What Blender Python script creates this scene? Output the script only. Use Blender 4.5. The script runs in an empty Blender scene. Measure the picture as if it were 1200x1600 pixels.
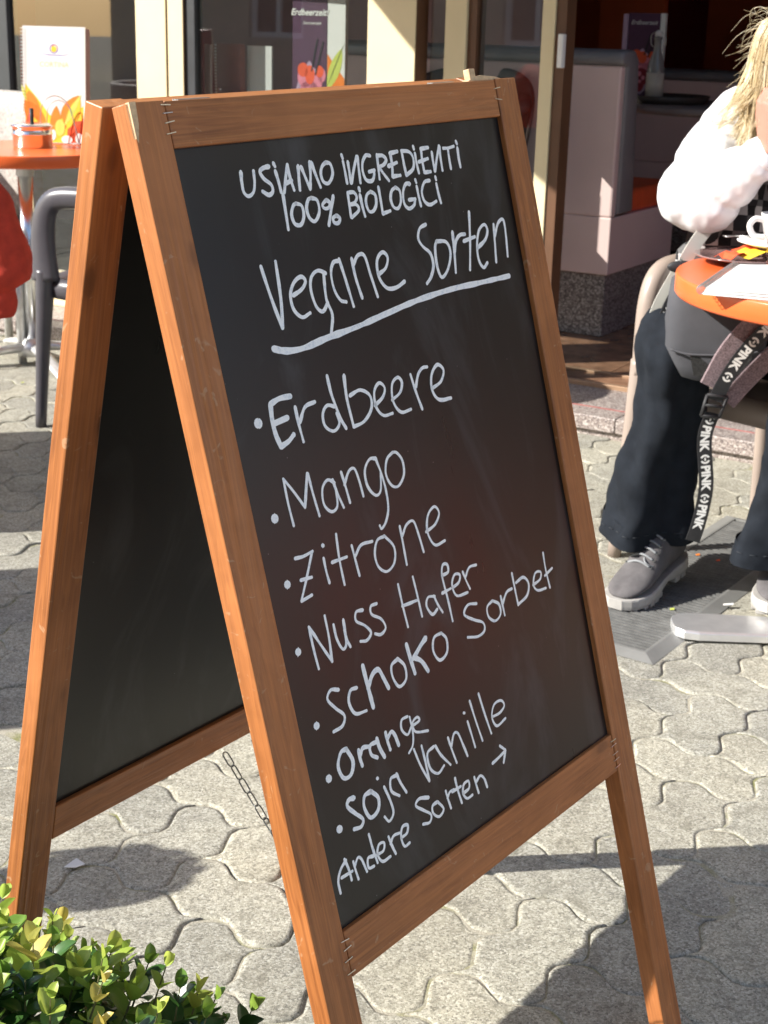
import bpy, bmesh, math, random
from mathutils import Vector, Matrix, noise, Euler
random.seed(7)
PI = math.pi
scene = bpy.context.scene
COL = scene.collection

# ------------------------------------------------------------------ camera
cam_d = bpy.data.cameras.new('camera')
cam = bpy.data.objects.new('camera', cam_d); COL.objects.link(cam)
cr, cu, cf = (0.99965732, 0.00821936, 0.02485306), (-0.02617695, 0.31388486, 0.94910013), (0, 0.94942548, -0.31399246)
cam.matrix_world = Matrix(((cr[0], cu[0], -cf[0], 0), (cr[1], cu[1], -cf[1], 0), (cr[2], cu[2], -cf[2], 1.2), (0, 0, 0, 1)))
cam_d.sensor_fit = 'VERTICAL'; cam_d.sensor_height = 24; cam_d.lens = 35.293
cam_d.clip_start = 0.05; cam_d.clip_end = 400
cam_d.dof.use_dof = True; cam_d.dof.focus_distance = 1.45; cam_d.dof.aperture_fstop = 13
scene.camera = cam

# ------------------------------------------------------------------ sky and sun
SUN_EL, SUN_AZ = math.radians(32.1), math.radians(194.5)      # direction towards the sun
world = bpy.data.worlds.new('World'); scene.world = world; world.use_nodes = True
wn = world.node_tree.nodes; wl = world.node_tree.links
bg = wn['Background']
sky = wn.new('ShaderNodeTexSky'); sky.sky_type = 'NISHITA'; sky.sun_disc = False
sky.sun_elevation = SUN_EL; sky.sun_rotation = (PI/2 - SUN_AZ) % (2*PI)
sky.air_density = 1.0; sky.dust_density = 1.0; sky.ozone_density = 1.2
wl.new(sky.outputs[0], bg.inputs[0]); bg.inputs[1].default_value = 0.118
sun_d = bpy.data.lights.new('sun', 'SUN'); sun_d.energy = 5.0; sun_d.angle = math.radians(0.5); sun_d.color = (1, 0.96, 0.89)
sun = bpy.data.objects.new('sun', sun_d); COL.objects.link(sun)
sd = Vector((math.cos(SUN_AZ)*math.cos(SUN_EL), math.sin(SUN_AZ)*math.cos(SUN_EL), math.sin(SUN_EL)))
sun.rotation_euler = sd.to_track_quat('Z', 'Y').to_euler(); sun.location = sd*20
vs = scene.view_settings
vs.view_transform = 'Standard'; vs.look = 'None'; vs.gamma = 1; vs.use_curve_mapping = False; vs.exposure = 0.92

# ------------------------------------------------------------------ materials
def newmat(name):
    m = bpy.data.materials.new(name); m.use_nodes = True
    nt = m.node_tree; return m, nt, nt.nodes['Principled BSDF']
def nd(nt, t, **kw):
    n = nt.nodes.new(t)
    for k, v in kw.items():
        if k in n.inputs: n.inputs[k].default_value = v
        else: setattr(n, k, v)
    return n
def ramp(nt, fac, stops, interp='LINEAR'):
    r = nt.nodes.new('ShaderNodeValToRGB'); r.color_ramp.interpolation = interp
    els = r.color_ramp.elements
    while len(els) < len(stops): els.new(0.5)
    for e, (p, c) in zip(els, stops):
        e.position = p; e.color = (c[0], c[1], c[2], 1) if len(c) == 3 else c
    nt.links.new(fac, r.inputs[0]); return r.outputs[0]
def mixc(nt, fac, a, b, mode='MIX'):
    n = nt.nodes.new('ShaderNodeMix'); n.data_type = 'RGBA'; n.blend_type = mode
    for sock, v in ((n.inputs[0], fac), (n.inputs[6], a), (n.inputs[7], b)):
        if hasattr(v, 'links'): nt.links.new(v, sock)
        elif isinstance(v, (int, float)): sock.default_value = v
        else: sock.default_value = (v[0], v[1], v[2], 1)
    return n.outputs[2]
def coords(nt, kind='Object', scale=(1, 1, 1), rnd=True):
    if kind == 'World': src = nt.nodes.new('ShaderNodeNewGeometry').outputs['Position']
    else: src = nt.nodes.new('ShaderNodeTexCoord').outputs['Object']
    mp = nt.nodes.new('ShaderNodeMapping'); mp.inputs['Scale'].default_value = scale
    nt.links.new(src, mp.inputs[0])
    if rnd and kind != 'World':
        oi = nt.nodes.new('ShaderNodeObjectInfo')
        mu = nt.nodes.new('ShaderNodeVectorMath'); mu.operation = 'SCALE'
        cb = nt.nodes.new('ShaderNodeCombineXYZ')
        for i in range(3): nt.links.new(oi.outputs['Random'], cb.inputs[i])
        nt.links.new(cb.outputs[0], mu.inputs[0]); mu.inputs[3].default_value = 17.3
        nt.links.new(mu.outputs[0], mp.inputs['Location'])
    return mp.outputs[0]
def noisen(nt, co, scale, detail=4, rough=0.55, dist=0.0):
    n = nd(nt, 'ShaderNodeTexNoise', Scale=scale, Detail=detail, Roughness=rough, Distortion=dist)
    nt.links.new(co, n.inputs['Vector']); return n.outputs[0]
def bump(nt, b, h, strength=0.3, dist=0.002):
    n = nd(nt, 'ShaderNodeBump', Strength=strength, Distance=dist); nt.links.new(h, n.inputs['Height']); nt.links.new(n.outputs[0], b.inputs['Normal'])
def simple(name, col, rough=0.5, metal=0.0, spec=0.5, var=0.12, vscale=12, bmp=0.0, bscale=300, coat=0.0):
    m, nt, b = newmat(name)
    co = coords(nt)
    f = noisen(nt, co, vscale)
    c = ramp(nt, f, [(0.3, [x*(1-var) for x in col]), (0.7, [min(1, x*(1+var)) for x in col])])
    nt.links.new(c, b.inputs['Base Color'])
    b.inputs['Roughness'].default_value = rough; b.inputs['Metallic'].default_value = metal
    b.inputs['Specular IOR Level'].default_value = spec; b.inputs['Coat Weight'].default_value = coat
    if bmp: bump(nt, b, noisen(nt, co, bscale, 3), bmp, 0.001 if bscale > 40 else 0.006)
    return m
def wood(name, axis, light, dark, rough=0.42):
    """stained pine: long grain along the given local axis"""
    m, nt, b = newmat(name)
    s1 = [38, 38, 38]; s1[axis] = 2.2
    s2 = [260, 260, 260]; s2[axis] = 7
    co = coords(nt, scale=tuple(s1)); co2 = coords(nt, scale=tuple(s2)); co3 = coords(nt, scale=(6, 6, 6))
    n1 = noisen(nt, co, 1.0, 3, 0.5, 0.6)
    wv = nd(nt, 'ShaderNodeMath', operation='MULTIPLY'); nt.links.new(n1, wv.inputs[0]); wv.inputs[1].default_value = 13.0
    fr = nd(nt, 'ShaderNodeMath', operation='FRACT'); nt.links.new(wv.outputs[0], fr.inputs[0])
    rings = ramp(nt, fr.outputs[0], [(0.0, (0.15,)*3), (0.55, (0.6,)*3), (0.85, (1,)*3), (1.0, (0.2,)*3)])
    fine = noisen(nt, co2, 1.0, 3, 0.6)
    blot = noisen(nt, co3, 1.0, 4, 0.6)
    c = mixc(nt, rings, dark, light)
    c = mixc(nt, 0.55, c, ramp(nt, fine, [(0.3, [x*0.62 for x in dark]), (0.7, light)]))
    c = mixc(nt, ramp(nt, blot, [(0.35, (0,)*3), (0.75, (0.55,)*3)]), c, [x*0.72 for x in light])
    ks = [11, 11, 11]; ks[axis] = 5.0
    kn = nd(nt, 'ShaderNodeTexVoronoi', Scale=1.0); nt.links.new(coords(nt, scale=tuple(ks)), kn.inputs['Vector'])
    c = mixc(nt, ramp(nt, kn.outputs['Distance'], [(0.0, (0.9,)*3), (0.06, (0.75,)*3), (0.09, (0.25,)*3), (0.16, (0,)*3)]), c, [x*0.30 for x in dark])
    wo = noisen(nt, coords(nt, scale=(3, 3, 3)), 1.0, 5, 0.7, 0.5)
    c = mixc(nt, ramp(nt, wo, [(0.42, (0,)*3), (0.7, (0.45,)*3)]), c, [x*1.35+0.02 for x in light])
    sc = noisen(nt, coords(nt, scale=(55, 55, 55)), 1.0, 2, 0.5, 1.5)
    c = mixc(nt, ramp(nt, sc, [(0.67, (0,)*3), (0.74, (0.45,)*3)]), c, (0.5, 0.33, 0.2))
    nt.links.new(c, b.inputs['Base Color']); b.inputs['Roughness'].default_value = rough
    b.inputs['Specular IOR Level'].default_value = 0.4
    hb_ = nt.nodes.new('ShaderNodeMath'); hb_.operation = 'ADD'; nt.links.new(fine, hb_.inputs[0]); nt.links.new(fr.outputs[0], hb_.inputs[1]); bump(nt, b, hb_.outputs[0], 0.35, 0.0007)
    return m

LIGHTW, DARKW = (0.46, 0.168, 0.050), (0.225, 0.070, 0.021)
m_wood_u = wood('stained_wood_across', 0, LIGHTW, DARKW)
m_wood_v = wood('stained_wood_along', 1, LIGHTW, DARKW)
m_wood_raw = simple('raw_end_grain', (0.62, 0.43, 0.25), 0.7, var=0.25, vscale=160, bmp=0.4)
m_steel = simple('staple_steel', (0.62, 0.62, 0.6), 0.3, 1.0)
m_zinc = simple('dull_zinc', (0.30, 0.31, 0.31), 0.42, 0.85)

def mat_chalkboard():
    m, nt, b = newmat('chalkboard_black')
    co = coords(nt, rnd=False)
    smear = noisen(nt, coords(nt, scale=(9, 3, 9), rnd=False), 1.0, 5, 0.6, 1.2)
    c = mixc(nt, ramp(nt, smear, [(0.50, (0,)*3), (0.8, (0.24,)*3)]), (0.0045, 0.0045, 0.005), (0.20, 0.21, 0.23))
    spk = nd(nt, 'ShaderNodeTexVoronoi', Scale=38.0); nt.links.new(co, spk.inputs['Vector'])
    c = mixc(nt, ramp(nt, spk.outputs['Distance'], [(0.0, (0.5,)*3), (0.022, (0.35,)*3), (0.03, (0,)*3)]), c, (0.3, 0.3, 0.32))
    nt.links.new(c, b.inputs['Base Color'])
    r = ramp(nt, smear, [(0.3, (0.27,)*3), (0.75, (0.36,)*3)]); nt.links.new(r, b.inputs['Roughness'])
    b.inputs['Specular IOR Level'].default_value = 0.43
    return m
m_board = mat_chalkboard()
def mat_marker():
    m, nt, b = newmat('white_chalk_marker')
    f = noisen(nt, coords(nt, scale=(150, 150, 10), rnd=False), 1.0, 5, 0.75)
    c = ramp(nt, f, [(0.32, (0.66, 0.71, 0.78)), (0.5, (0.95, 0.955, 0.96))])
    nt.links.new(c, b.inputs['Base Color']); b.inputs['Roughness'].default_value = 0.55
    return m
m_marker = mat_marker()

def mat_paver():
    m, nt, b = newmat('exposed_aggregate_concrete')
    co = coords(nt, 'World')
    v = nd(nt, 'ShaderNodeTexVoronoi', Scale=340.0); nt.links.new(co, v.inputs['Vector'])
    grit = noisen(nt, co, 620, 3, 0.7)
    stain = noisen(nt, co, 5, 5, 0.6, 0.4)
    stain2 = noisen(nt, co, 42, 4, 0.6)
    sep = nt.nodes.new('ShaderNodeSeparateColor'); nt.links.new(v.outputs['Color'], sep.inputs[0])
    c = ramp(nt, sep.outputs[0], [(0.0, (0.14, 0.135, 0.12)), (0.2, (0.31, 0.30, 0.26)), (0.5, (0.46, 0.445, 0.39)), (0.8, (0.60, 0.585, 0.52)), (1.0, (0.80, 0.79, 0.74))])
    c = mixc(nt, 0.42, c, ramp(nt, grit, [(0.36, (0.14, 0.13, 0.115)), (0.62, (0.64, 0.62, 0.54))]))
    c = mixc(nt, 0.8, c, ramp(nt, stain, [(0.25, (0.66, 0.65, 0.64)), (0.5, (0.97, 0.96, 0.93)), (0.75, (1.16, 1.14, 1.08))]), 'MULTIPLY')
    c = mixc(nt, 0.5, c, ramp(nt, stain2, [(0.3, (0.75, 0.74, 0.72)), (0.7, (1.15, 1.14, 1.1))]), 'MULTIPLY')
    oi = nt.nodes.new('ShaderNodeObjectInfo')
    c = mixc(nt, 0.6, c, ramp(nt, oi.outputs['Random'], [(0, (0.80, 0.81, 0.83)), (0.35, (0.98, 0.98, 0.96)), (0.7, (1.06, 1.04, 0.99)), (1, (1.20, 1.17, 1.08))]), 'MULTIPLY')
    c = mixc(nt, 1.0, c, (0.92, 0.925, 0.92), 'MULTIPLY')
    gum = nd(nt, 'ShaderNodeTexVoronoi', Scale=4.2, Randomness=1.0); nt.links.new(co, gum.inputs['Vector'])
    c = mixc(nt, ramp(nt, gum.outputs['Distance'], [(0.0, (0.55,)*3), (0.035, (0.45,)*3), (0.05, (0,)*3)]), c, (0.10, 0.095, 0.09))
    dirt = noisen(nt, co, 13, 5, 0.7, 1.0)
    c = mixc(nt, ramp(nt, dirt, [(0.52, (0,)*3), (0.72, (0.55,)*3)]), c, (0.17, 0.155, 0.115))
    nt.links.new(c, b.inputs['Base Color']); b.inputs['Roughness'].default_value = 0.85
    b.inputs['Specular IOR Level'].default_value = 0.25
    hh = nt.nodes.new('ShaderNodeMath'); hh.operation = 'ADD'
    nt.links.new(grit, hh.inputs[0]); nt.links.new(sep.outputs[1], hh.inputs[1])
    bump(nt, b, hh.outputs[0], 0.8, 0.0014)
    return m
m_paver = mat_paver()
def mat_joint():
    m, nt, b = newmat('sandy_mossy_joint')
    co = coords(nt, 'World')
    moss = noisen(nt, co, 9, 4, 0.6); g = noisen(nt, co, 400, 3, 0.7)
    sand = ramp(nt, g, [(0.3, (0.25, 0.23, 0.18)), (0.7, (0.56, 0.52, 0.42))])
    c = mixc(nt, ramp(nt, moss, [(0.48, (0,)*3), (0.64, (0.85,)*3)]), sand, ramp(nt, g, [(0.3, (0.09, 0.10, 0.02)), (0.7, (0.30, 0.30, 0.08))]))
    nt.links.new(c, b.inputs['Base Color']); b.inputs['Roughness'].default_value = 0.95
    bump(nt, b, g, 0.9, 0.002)
    return m
m_joint = mat_joint()
def mat_granite(name, cols, scale=260, rough=0.5):
    m, nt, b = newmat(name)
    co = coords(nt, 'World')
    v = nd(nt, 'ShaderNodeTexVoronoi', Scale=float(scale)); nt.links.new(co, v.inputs['Vector'])
    sep = nt.nodes.new('ShaderNodeSeparateColor'); nt.links.new(v.outputs['Color'], sep.inputs[0])
    c = ramp(nt, sep.outputs[0], [(0, cols[0]), (0.4, cols[1]), (0.75, cols[2]), (1, cols[3])])
    c = mixc(nt, 0.5, c, ramp(nt, noisen(nt, co, 14, 5, 0.6), [(0.3, (0.72, 0.7, 0.7)), (0.7, (1.15, 1.12, 1.1))]), 'MULTIPLY')
    nt.links.new(c, b.inputs['Base Color']); b.inputs['Roughness'].default_value = rough
    return m
m_granite = mat_granite('pink_grey_granite', [(0.10, 0.08, 0.08), (0.28, 0.23, 0.21), (0.38, 0.33, 0.30), (0.62, 0.58, 0.54)])
m_plinth = mat_granite('plinth_granite', [(0.07, 0.06, 0.06), (0.22, 0.19, 0.18), (0.36, 0.33, 0.31), (0.6, 0.57, 0.53)], 200)
m_cream = simple('cream_aluminium', (0.74, 0.63, 0.40), 0.38, var=0.05, vscale=5)
m_shade_side = simple('shaded_profile_side', (0.13, 0.065, 0.035), 0.4, var=0.2, vscale=6)  # dark brown paints in the shade on side faces of the cream frames
m_gasket = simple('grey_gasket', (0.045, 0.05, 0.055), 0.35)
m_panelpink = simple('pale_pink_laminate', (0.86, 0.66, 0.63), 0.32, var=0.05, vscale=3)
m_pad = simple('grey_vinyl_pad', (0.25, 0.25, 0.27), 0.38, var=0.08)
m_seat = simple('orange_vinyl_cushion', (0.85, 0.12, 0.035), 0.4, var=0.1)
m_redwall = simple('dark_red_wall', (0.34, 0.022, 0.016), 0.6, var=0.15, vscale=2)
m_rust = simple('rust_orange_panel', (0.50, 0.10, 0.03), 0.5, var=0.15, vscale=3)
m_darkceil = simple('dark_ceiling', (0.05, 0.04, 0.04), 0.8)
m_track = simple('bronze_track', (0.42, 0.27, 0.17), 0.35, 0.4)
m_tile = simple('brown_floor_tile', (0.30, 0.165, 0.10), 0.2, var=0.35, vscale=18)
m_grout = simple('dark_grout', (0.03, 0.025, 0.02), 0.8)
m_white = simple('white_paint', (0.8, 0.79, 0.77), 0.45, var=0.03)
m_paper = simple('white_paper', (0.72, 0.72, 0.70), 0.7, var=0.02)
m_orange = simple('orange_table_laminate', (0.82, 0.145, 0.035), 0.28, var=0.06, vscale=4)
m_chrome = simple('brushed_chrome', (0.78, 0.79, 0.80), 0.2, 1.0, var=0.12, vscale=20)
m_alu = simple('cast_aluminium', (0.72, 0.72, 0.71), 0.38, 0.6, var=0.15, vscale=25)
m_foot = simple('polished_foot', (0.82, 0.82, 0.82), 0.36, 0.75, var=0.06, vscale=30)
m_taupe = simple('taupe_plastic', (0.33, 0.265, 0.225), 0.34, var=0.05)
m_navy = simple('charcoal_plastic', (0.075, 0.070, 0.080), 0.30, var=0.1)
m_wicker = simple('grey_wicker', (0.36, 0.33, 0.30), 0.6, var=0.3, vscale=90, bmp=1.0, bscale=120)
m_coat = simple('red_fleece', (0.52, 0.045, 0.022), 0.9, var=0.18, vscale=30, bmp=0.5, bscale=500)
m_black = simple('black_nylon', (0.016, 0.016, 0.018), 0.6, var=0.3, vscale=60)
m_red = simple('faded_red_line', (0.42, 0.12, 0.11), 0.5)

def mat_glass(name, tint=(0.85, 0.87, 0.86), refl=1.0):
    m = bpy.data.materials.new(name); m.use_nodes = True; nt = m.node_tree; nt.nodes.clear()
    out = nt.nodes.new('ShaderNodeOutputMaterial'); mx = nt.nodes.new('ShaderNodeMixShader')
    tr = nt.nodes.new('ShaderNodeBsdfTransparent'); gl = nt.nodes.new('ShaderNodeBsdfGlossy')
    tr.inputs[0].default_value = (*tint, 1); gl.inputs['Roughness'].default_value = 0.015; gl.inputs[0].default_value = (1, 1, 1, 1)
    fr = nd(nt, 'ShaderNodeFresnel', IOR=1.5)
    mu = nd(nt, 'ShaderNodeMath', operation='MULTIPLY_ADD'); nt.links.new(fr.outputs[0], mu.inputs[0]); mu.inputs[1].default_value = 2.1*refl; mu.inputs[2].default_value = 0.02
    mu.use_clamp = True
    ge = nt.nodes.new('ShaderNodeNewGeometry'); inv = nd(nt, 'ShaderNodeMath', operation='SUBTRACT'); inv.inputs[0].default_value = 1.0; nt.links.new(ge.outputs['Backfacing'], inv.inputs[1])
    fm = nd(nt, 'ShaderNodeMath', operation='MULTIPLY'); nt.links.new(mu.outputs[0], fm.inputs[0]); nt.links.new(inv.outputs[0], fm.inputs[1])
    nt.links.new(fm.outputs[0], mx.inputs[0]); nt.links.new(tr.outputs[0], mx.inputs[1]); nt.links.new(gl.outputs[0], mx.inputs[2]); nt.links.new(mx.outputs[0], out.inputs[0])
    return m
m_glass = mat_glass('window_glass')
m_cupglass = mat_glass('drinking_glass', (0.93, 0.95, 0.95))

# ------------------------------------------------------------------ mesh helpers
def prop(o, label=None, cat=None, group=None, kind=None):
    if label: o['label'] = label
    if cat: o['category'] = cat
    if group: o['group'] = group
    if kind: o['kind'] = kind
    return o
def empty(name, loc=(0, 0, 0), rz=0, label=None, cat=None, group=None):
    o = bpy.data.objects.new(name, None); COL.objects.link(o); o.location = loc; o.rotation_euler = (0, 0, rz)
    o.empty_display_size = 0.05
    return prop(o, label, cat, group)
class MB:
    def __init__(s): s.v = []; s.f = []; s.mi = []; s.cur = 0
    def add(s, vs, fs):
        n = len(s.v); s.v += [tuple(v) for v in vs]; s.f += [tuple(i+n for i in f) for f in fs]; s.mi += [s.cur]*len(fs); return s
    def box(s, x0, x1, y0, y1, z0, z1, M=None):
        vs = [Vector((x, y, z)) for z in (z0, z1) for y in (y0, y1) for x in (x0, x1)]
        if M: vs = [M @ v for v in vs]
        return s.add(vs, [(0, 2, 3, 1), (4, 5, 7, 6), (0, 1, 5, 4), (2, 6, 7, 3), (0, 4, 6, 2), (1, 3, 7, 5)])
    def loft(s, rings, cap=True, closed=True):
        n = len(rings[0]); vs = [v for r in rings for v in r]; fs = []
        for i in range(len(rings)-1):
            for j in range(n if closed else n-1):
                a = i*n+j; b2 = i*n+(j+1) % n; fs.append((a, b2, b2+n, a+n))
        if cap and closed:
            fs.append(tuple(reversed(range(n)))); fs.append(tuple(range((len(rings)-1)*n, len(rings)*n)))
        return s.add(vs, fs)
    def tube(s, pts, r, n=10, ry=None, cap=True, up=(0, 0, 1), noisef=None):
        """r: number or list of radii; ry second radius (along the up-ish axis)"""
        pts = [Vector(p) for p in pts]; N = len(pts); rings = []
        R = r if isinstance(r, (list, tuple)) else [r]*N
        RY = ry if isinstance(ry, (list, tuple)) else ([ry]*N if ry else R)
        prev = None
        for i, p in enumerate(pts):
            t = (pts[min(i+1, N-1)]-pts[max(i-1, 0)]).normalized()
            if prev is None:
                u = Vector(up); u = u - t*u.dot(t)
                if u.length < 1e-3: u = Vector((1, 0, 0)) - t*t.x
            else: u = prev - t*prev.dot(t)
            u.normalize(); prev = u; w = t.cross(u)
            ring = []
            for k in range(n):
                a = 2*PI*k/n
                q = p + w*(math.cos(a)*R[i]) + u*(math.sin(a)*RY[i])
                if noisef: q = noisef(q, p)
                ring.append(q)
            rings.append(ring)
        return s.loft(rings, cap)
    def lathe(s, prof, n=32, c=(0, 0, 0)):
        rings = [[(c[0]+r*math.cos(2*PI*k/n), c[1]+r*math.sin(2*PI*k/n), c[2]+z) for k in range(n)] for r, z in prof]
        return s.loft(rings, cap=False)
    def build(s, name, mat, parent=None, smooth=False, bevel=0, subd=0, label=None, M=None, seg=2):
        me = bpy.data.meshes.new(name); me.from_pydata(s.v, [], s.f); me.update()
        bm = bmesh.new(); bm.from_mesh(me); bmesh.ops.remove_doubles(bm, verts=bm.verts, dist=1e-6)
        bmesh.ops.recalc_face_normals(bm, faces=bm.faces); bm.to_mesh(me); bm.free()
        mats = mat if isinstance(mat, (list, tuple)) else [mat]
        for m in mats: me.materials.append(m)
        if len(mats) > 1 and len(me.polygons) == len(s.mi):
            for p, i in zip(me.polygons, s.mi): p.material_index = i
        if smooth:
            for p in me.polygons: p.use_smooth = True
        o = bpy.data.objects.new(name, me); COL.objects.link(o)
        if bevel:
            b = o.modifiers.new('bevel', 'BEVEL'); b.width = bevel; b.segments = seg; b.limit_method = 'ANGLE'; b.angle_limit = math.radians(40)
            b.harden_normals = False
        if subd: sm = o.modifiers.new('subd', 'SUBSURF'); sm.levels = subd; sm.render_levels = subd
        if M is not None: o.matrix_local = M
        if parent: o.parent = parent
        if label: o['label'] = label
        return o
def spline(pts, n=8, closed=False):
    pts = [Vector(p) for p in pts]; out = []; N = len(pts)
    for i in range(N if closed else N-1):
        p0 = pts[i-1] if (closed or i > 0) else pts[0]*2-pts[1]
        p1, p2 = pts[i % N], pts[(i+1) % N]
        p3 = pts[(i+2) % N] if (closed or i+2 < N) else pts[-1]*2-pts[-2]
        for k in range(n):
            t = k/n; t2, t3 = t*t, t*t*t
            out.append(0.5*((2*p1)+(-p0+p2)*t+(2*p0-5*p1+4*p2-p3)*t2+(-p0+3*p1-3*p2+p3)*t3))
    if not closed: out.append(pts[-1])
    return out
def lerps(vals, n):
    out = []
    for i in range(n):
        t = i/(n-1)*(len(vals)-1); k = min(int(t), len(vals)-2); out.append(vals[k]+(vals[k+1]-vals[k])*(t-k))
    return out
def copy_tree(o, parent=None):
    c = o.copy(); COL.objects.link(c); c.parent = parent
    for ch in list(o.children): copy_tree(ch, c)
    return c
def text_polys(txt, size, shear=0.0, bold=0.0):
    """flat text triangulated: verts (x, y), faces; origin at left of base line"""
    cu = bpy.data.curves.new('tmp_text', 'FONT'); cu.body = txt; cu.size = size; cu.shear = shear; cu.offset = bold; cu.resolution_u = 3
    o = bpy.data.objects.new('tmp_text', cu); COL.objects.link(o)
    dg = bpy.context.evaluated_depsgraph_get(); me = bpy.data.meshes.new_from_object(o.evaluated_get(dg))
    vs = [(v.co.x, v.co.y) for v in me.vertices]; fs = [tuple(p.vertices) for p in me.polygons]
    bpy.data.objects.remove(o); bpy.data.curves.remove(cu); bpy.data.meshes.remove(me)
    return vs, fs

# ------------------------------------------------------------------ ground and pavers
gb = MB(); gb.add([(-60, -60, -0.0031), (60, -60, -0.0031), (60, 60, -0.0031), (-60, 60, -0.0031)], [(0, 1, 2, 3)])
ground = gb.build('pavement', m_joint)
prop(ground, 'wavy interlocking grey concrete paving with mossy joints around the board', kind='structure')
PU = 0.1125                                        # herringbone unit: stones are 2 x 1 units
D2 = Vector((math.cos(math.radians(-36)), math.sin(math.radians(-36)), 0)); D1 = Vector((-D2.y, D2.x, 0))
def warp(x, y): return (x+0.0135*math.sin(2*PI*y/PU)*(1+0.25*math.cos(2*PI*y/PU)), y+0.0125*math.sin(2*PI*x/PU))
def stone(lx, ly, ins_list):
    """outline of a wavy stone lx by ly units with its lower left corner on the grid; each inset gives one ring"""
    out = []
    for ins, z in ins_list:
        a, b2 = lx*PU, ly*PU; pts = []
        for i in range(7*lx): pts.append((a*i/(7*lx), 0))
        for i in range(7*ly): pts.append((a, b2*i/(7*ly)))
        for i in range(7*lx): pts.append((a-a*i/(7*lx), b2))
        for i in range(7*ly): pts.append((0, b2-b2*i/(7*ly)))
        ring = []
        for x, y in pts:
            wx, wy = warp(x, y); cx, cy = a/2, b2/2
            sx, sy = (a-2*ins)/a, (b2-2*ins)/b2
            ring.append((cx+(wx-cx)*sx, cy+(wy-cy)*sy, z))
        out.append(ring)
    n = len(out[0]); vs = [v for r in out for v in r]; fs = []
    for k in range(len(out)-1):
        for j in range(n): q = k*n+j; b3 = k*n+(j+1) % n; fs.append((q, b3, b3+n, q+n))
    fs.append(tuple(range((len(out)-1)*n, len(out)*n)))
    return vs, fs
INS = ((0.0008, -0.02), (0.0010, -0.0036), (0.0034, -0.0008), (0.0080, 0.0))
geoH, geoV = stone(2, 1, INS), stone(1, 2, INS)
def stone_mesh(g):
    me = bpy.data.meshes.new('paver'); me.from_pydata(g[0], [], g[1]); me.update(); me.materials.append(m_paver)
    for p in me.polygons: p.use_smooth = len(p.vertices) == 4
    return me
def worn(g, seed):
    vs = []
    for x, y, z in g[0]:
        q = Vector((x*40, y*40, seed*7.3)); e = 0.0013 if z > -0.01 else 0.0004
        vs.append((x+e*noise.noise(q)+e*0.6*noise.noise(q*3), y+e*noise.noise(q+Vector((9, 0, 0)))+e*0.6*noise.noise(q*3+Vector((5, 0, 0))), z-(0.0008*max(0, noise.noise(q*1.7)) if z > -0.01 else 0)))
    return vs, g[1]
meH = [stone_mesh(worn(geoH, s)) for s in range(5)]; meV = [stone_mesh(worn(geoV, s+9)) for s in range(5)]
FX, FY, FWX, FWY = 0.63211389, 4.39589771, 0.51228185, 0.85881739      # a point of the step edge, inward normal
cands = []
camI = cam.matrix_world.inverted()
GO = Vector((0.568, 2.339, 0))                     # a joint corner seen in the picture
for i in range(-90, 90):
    for j in range(-90, 90):
        k = (i-j) % 4
        if k not in (0, 3): continue
        horiz = k == 0
        o0 = GO+D2*(i*PU)+D1*(j*PU)
        if k == 3: pass
        c = o0+(D2*PU+D1*PU*0.5 if horiz else D2*PU*0.5+D1*PU)
        if (c.x-FX)*FWX+(c.y-FY)*FWY > 0.03: continue
        if (c-Vector((0, 2.5, 0))).length > 6.0: continue
        q = camI @ c; vis = False
        if q.z < -0.3:
            X, Y = 2352.9*q.x/-q.z, 2352.9*q.y/-q.z; vis = abs(X) < 660 and -870 < Y < 860
            # behind the sign: not visible
        cands.append((0 if vis else 1, q.length, o0, horiz))
cands.sort(key=lambda t: (t[0], t[1]))
rp = random.Random(3)
rest = MB()
for idx, (nv, dist, c, horiz) in enumerate(cands):
    cl = lambda v, m: max(-m, min(m, v))
    tilt = Euler((cl(rp.gauss(0, 0.006), 0.010), cl(rp.gauss(0, 0.006), 0.010), math.radians(-36)+rp.gauss(0, 0.003)))
    Mx = Matrix.Translation(c+Vector((0, 0, cl(rp.gauss(0.0, 0.0008), 0.0013)))) @ tilt.to_matrix().to_4x4()
    if idx < 300 and nv == 0:
        o = bpy.data.objects.new('paver', rp.choice(meH if horiz else meV)); COL.objects.link(o); o.matrix_local = Mx; o.parent = ground
    else:
        g = geoH if horiz else geoV; rest.add([Mx @ Vector(v) for v in g[0]], g[1])
o = rest.build('paver_field', m_paver, ground); o['kind'] = 'stuff'

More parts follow.
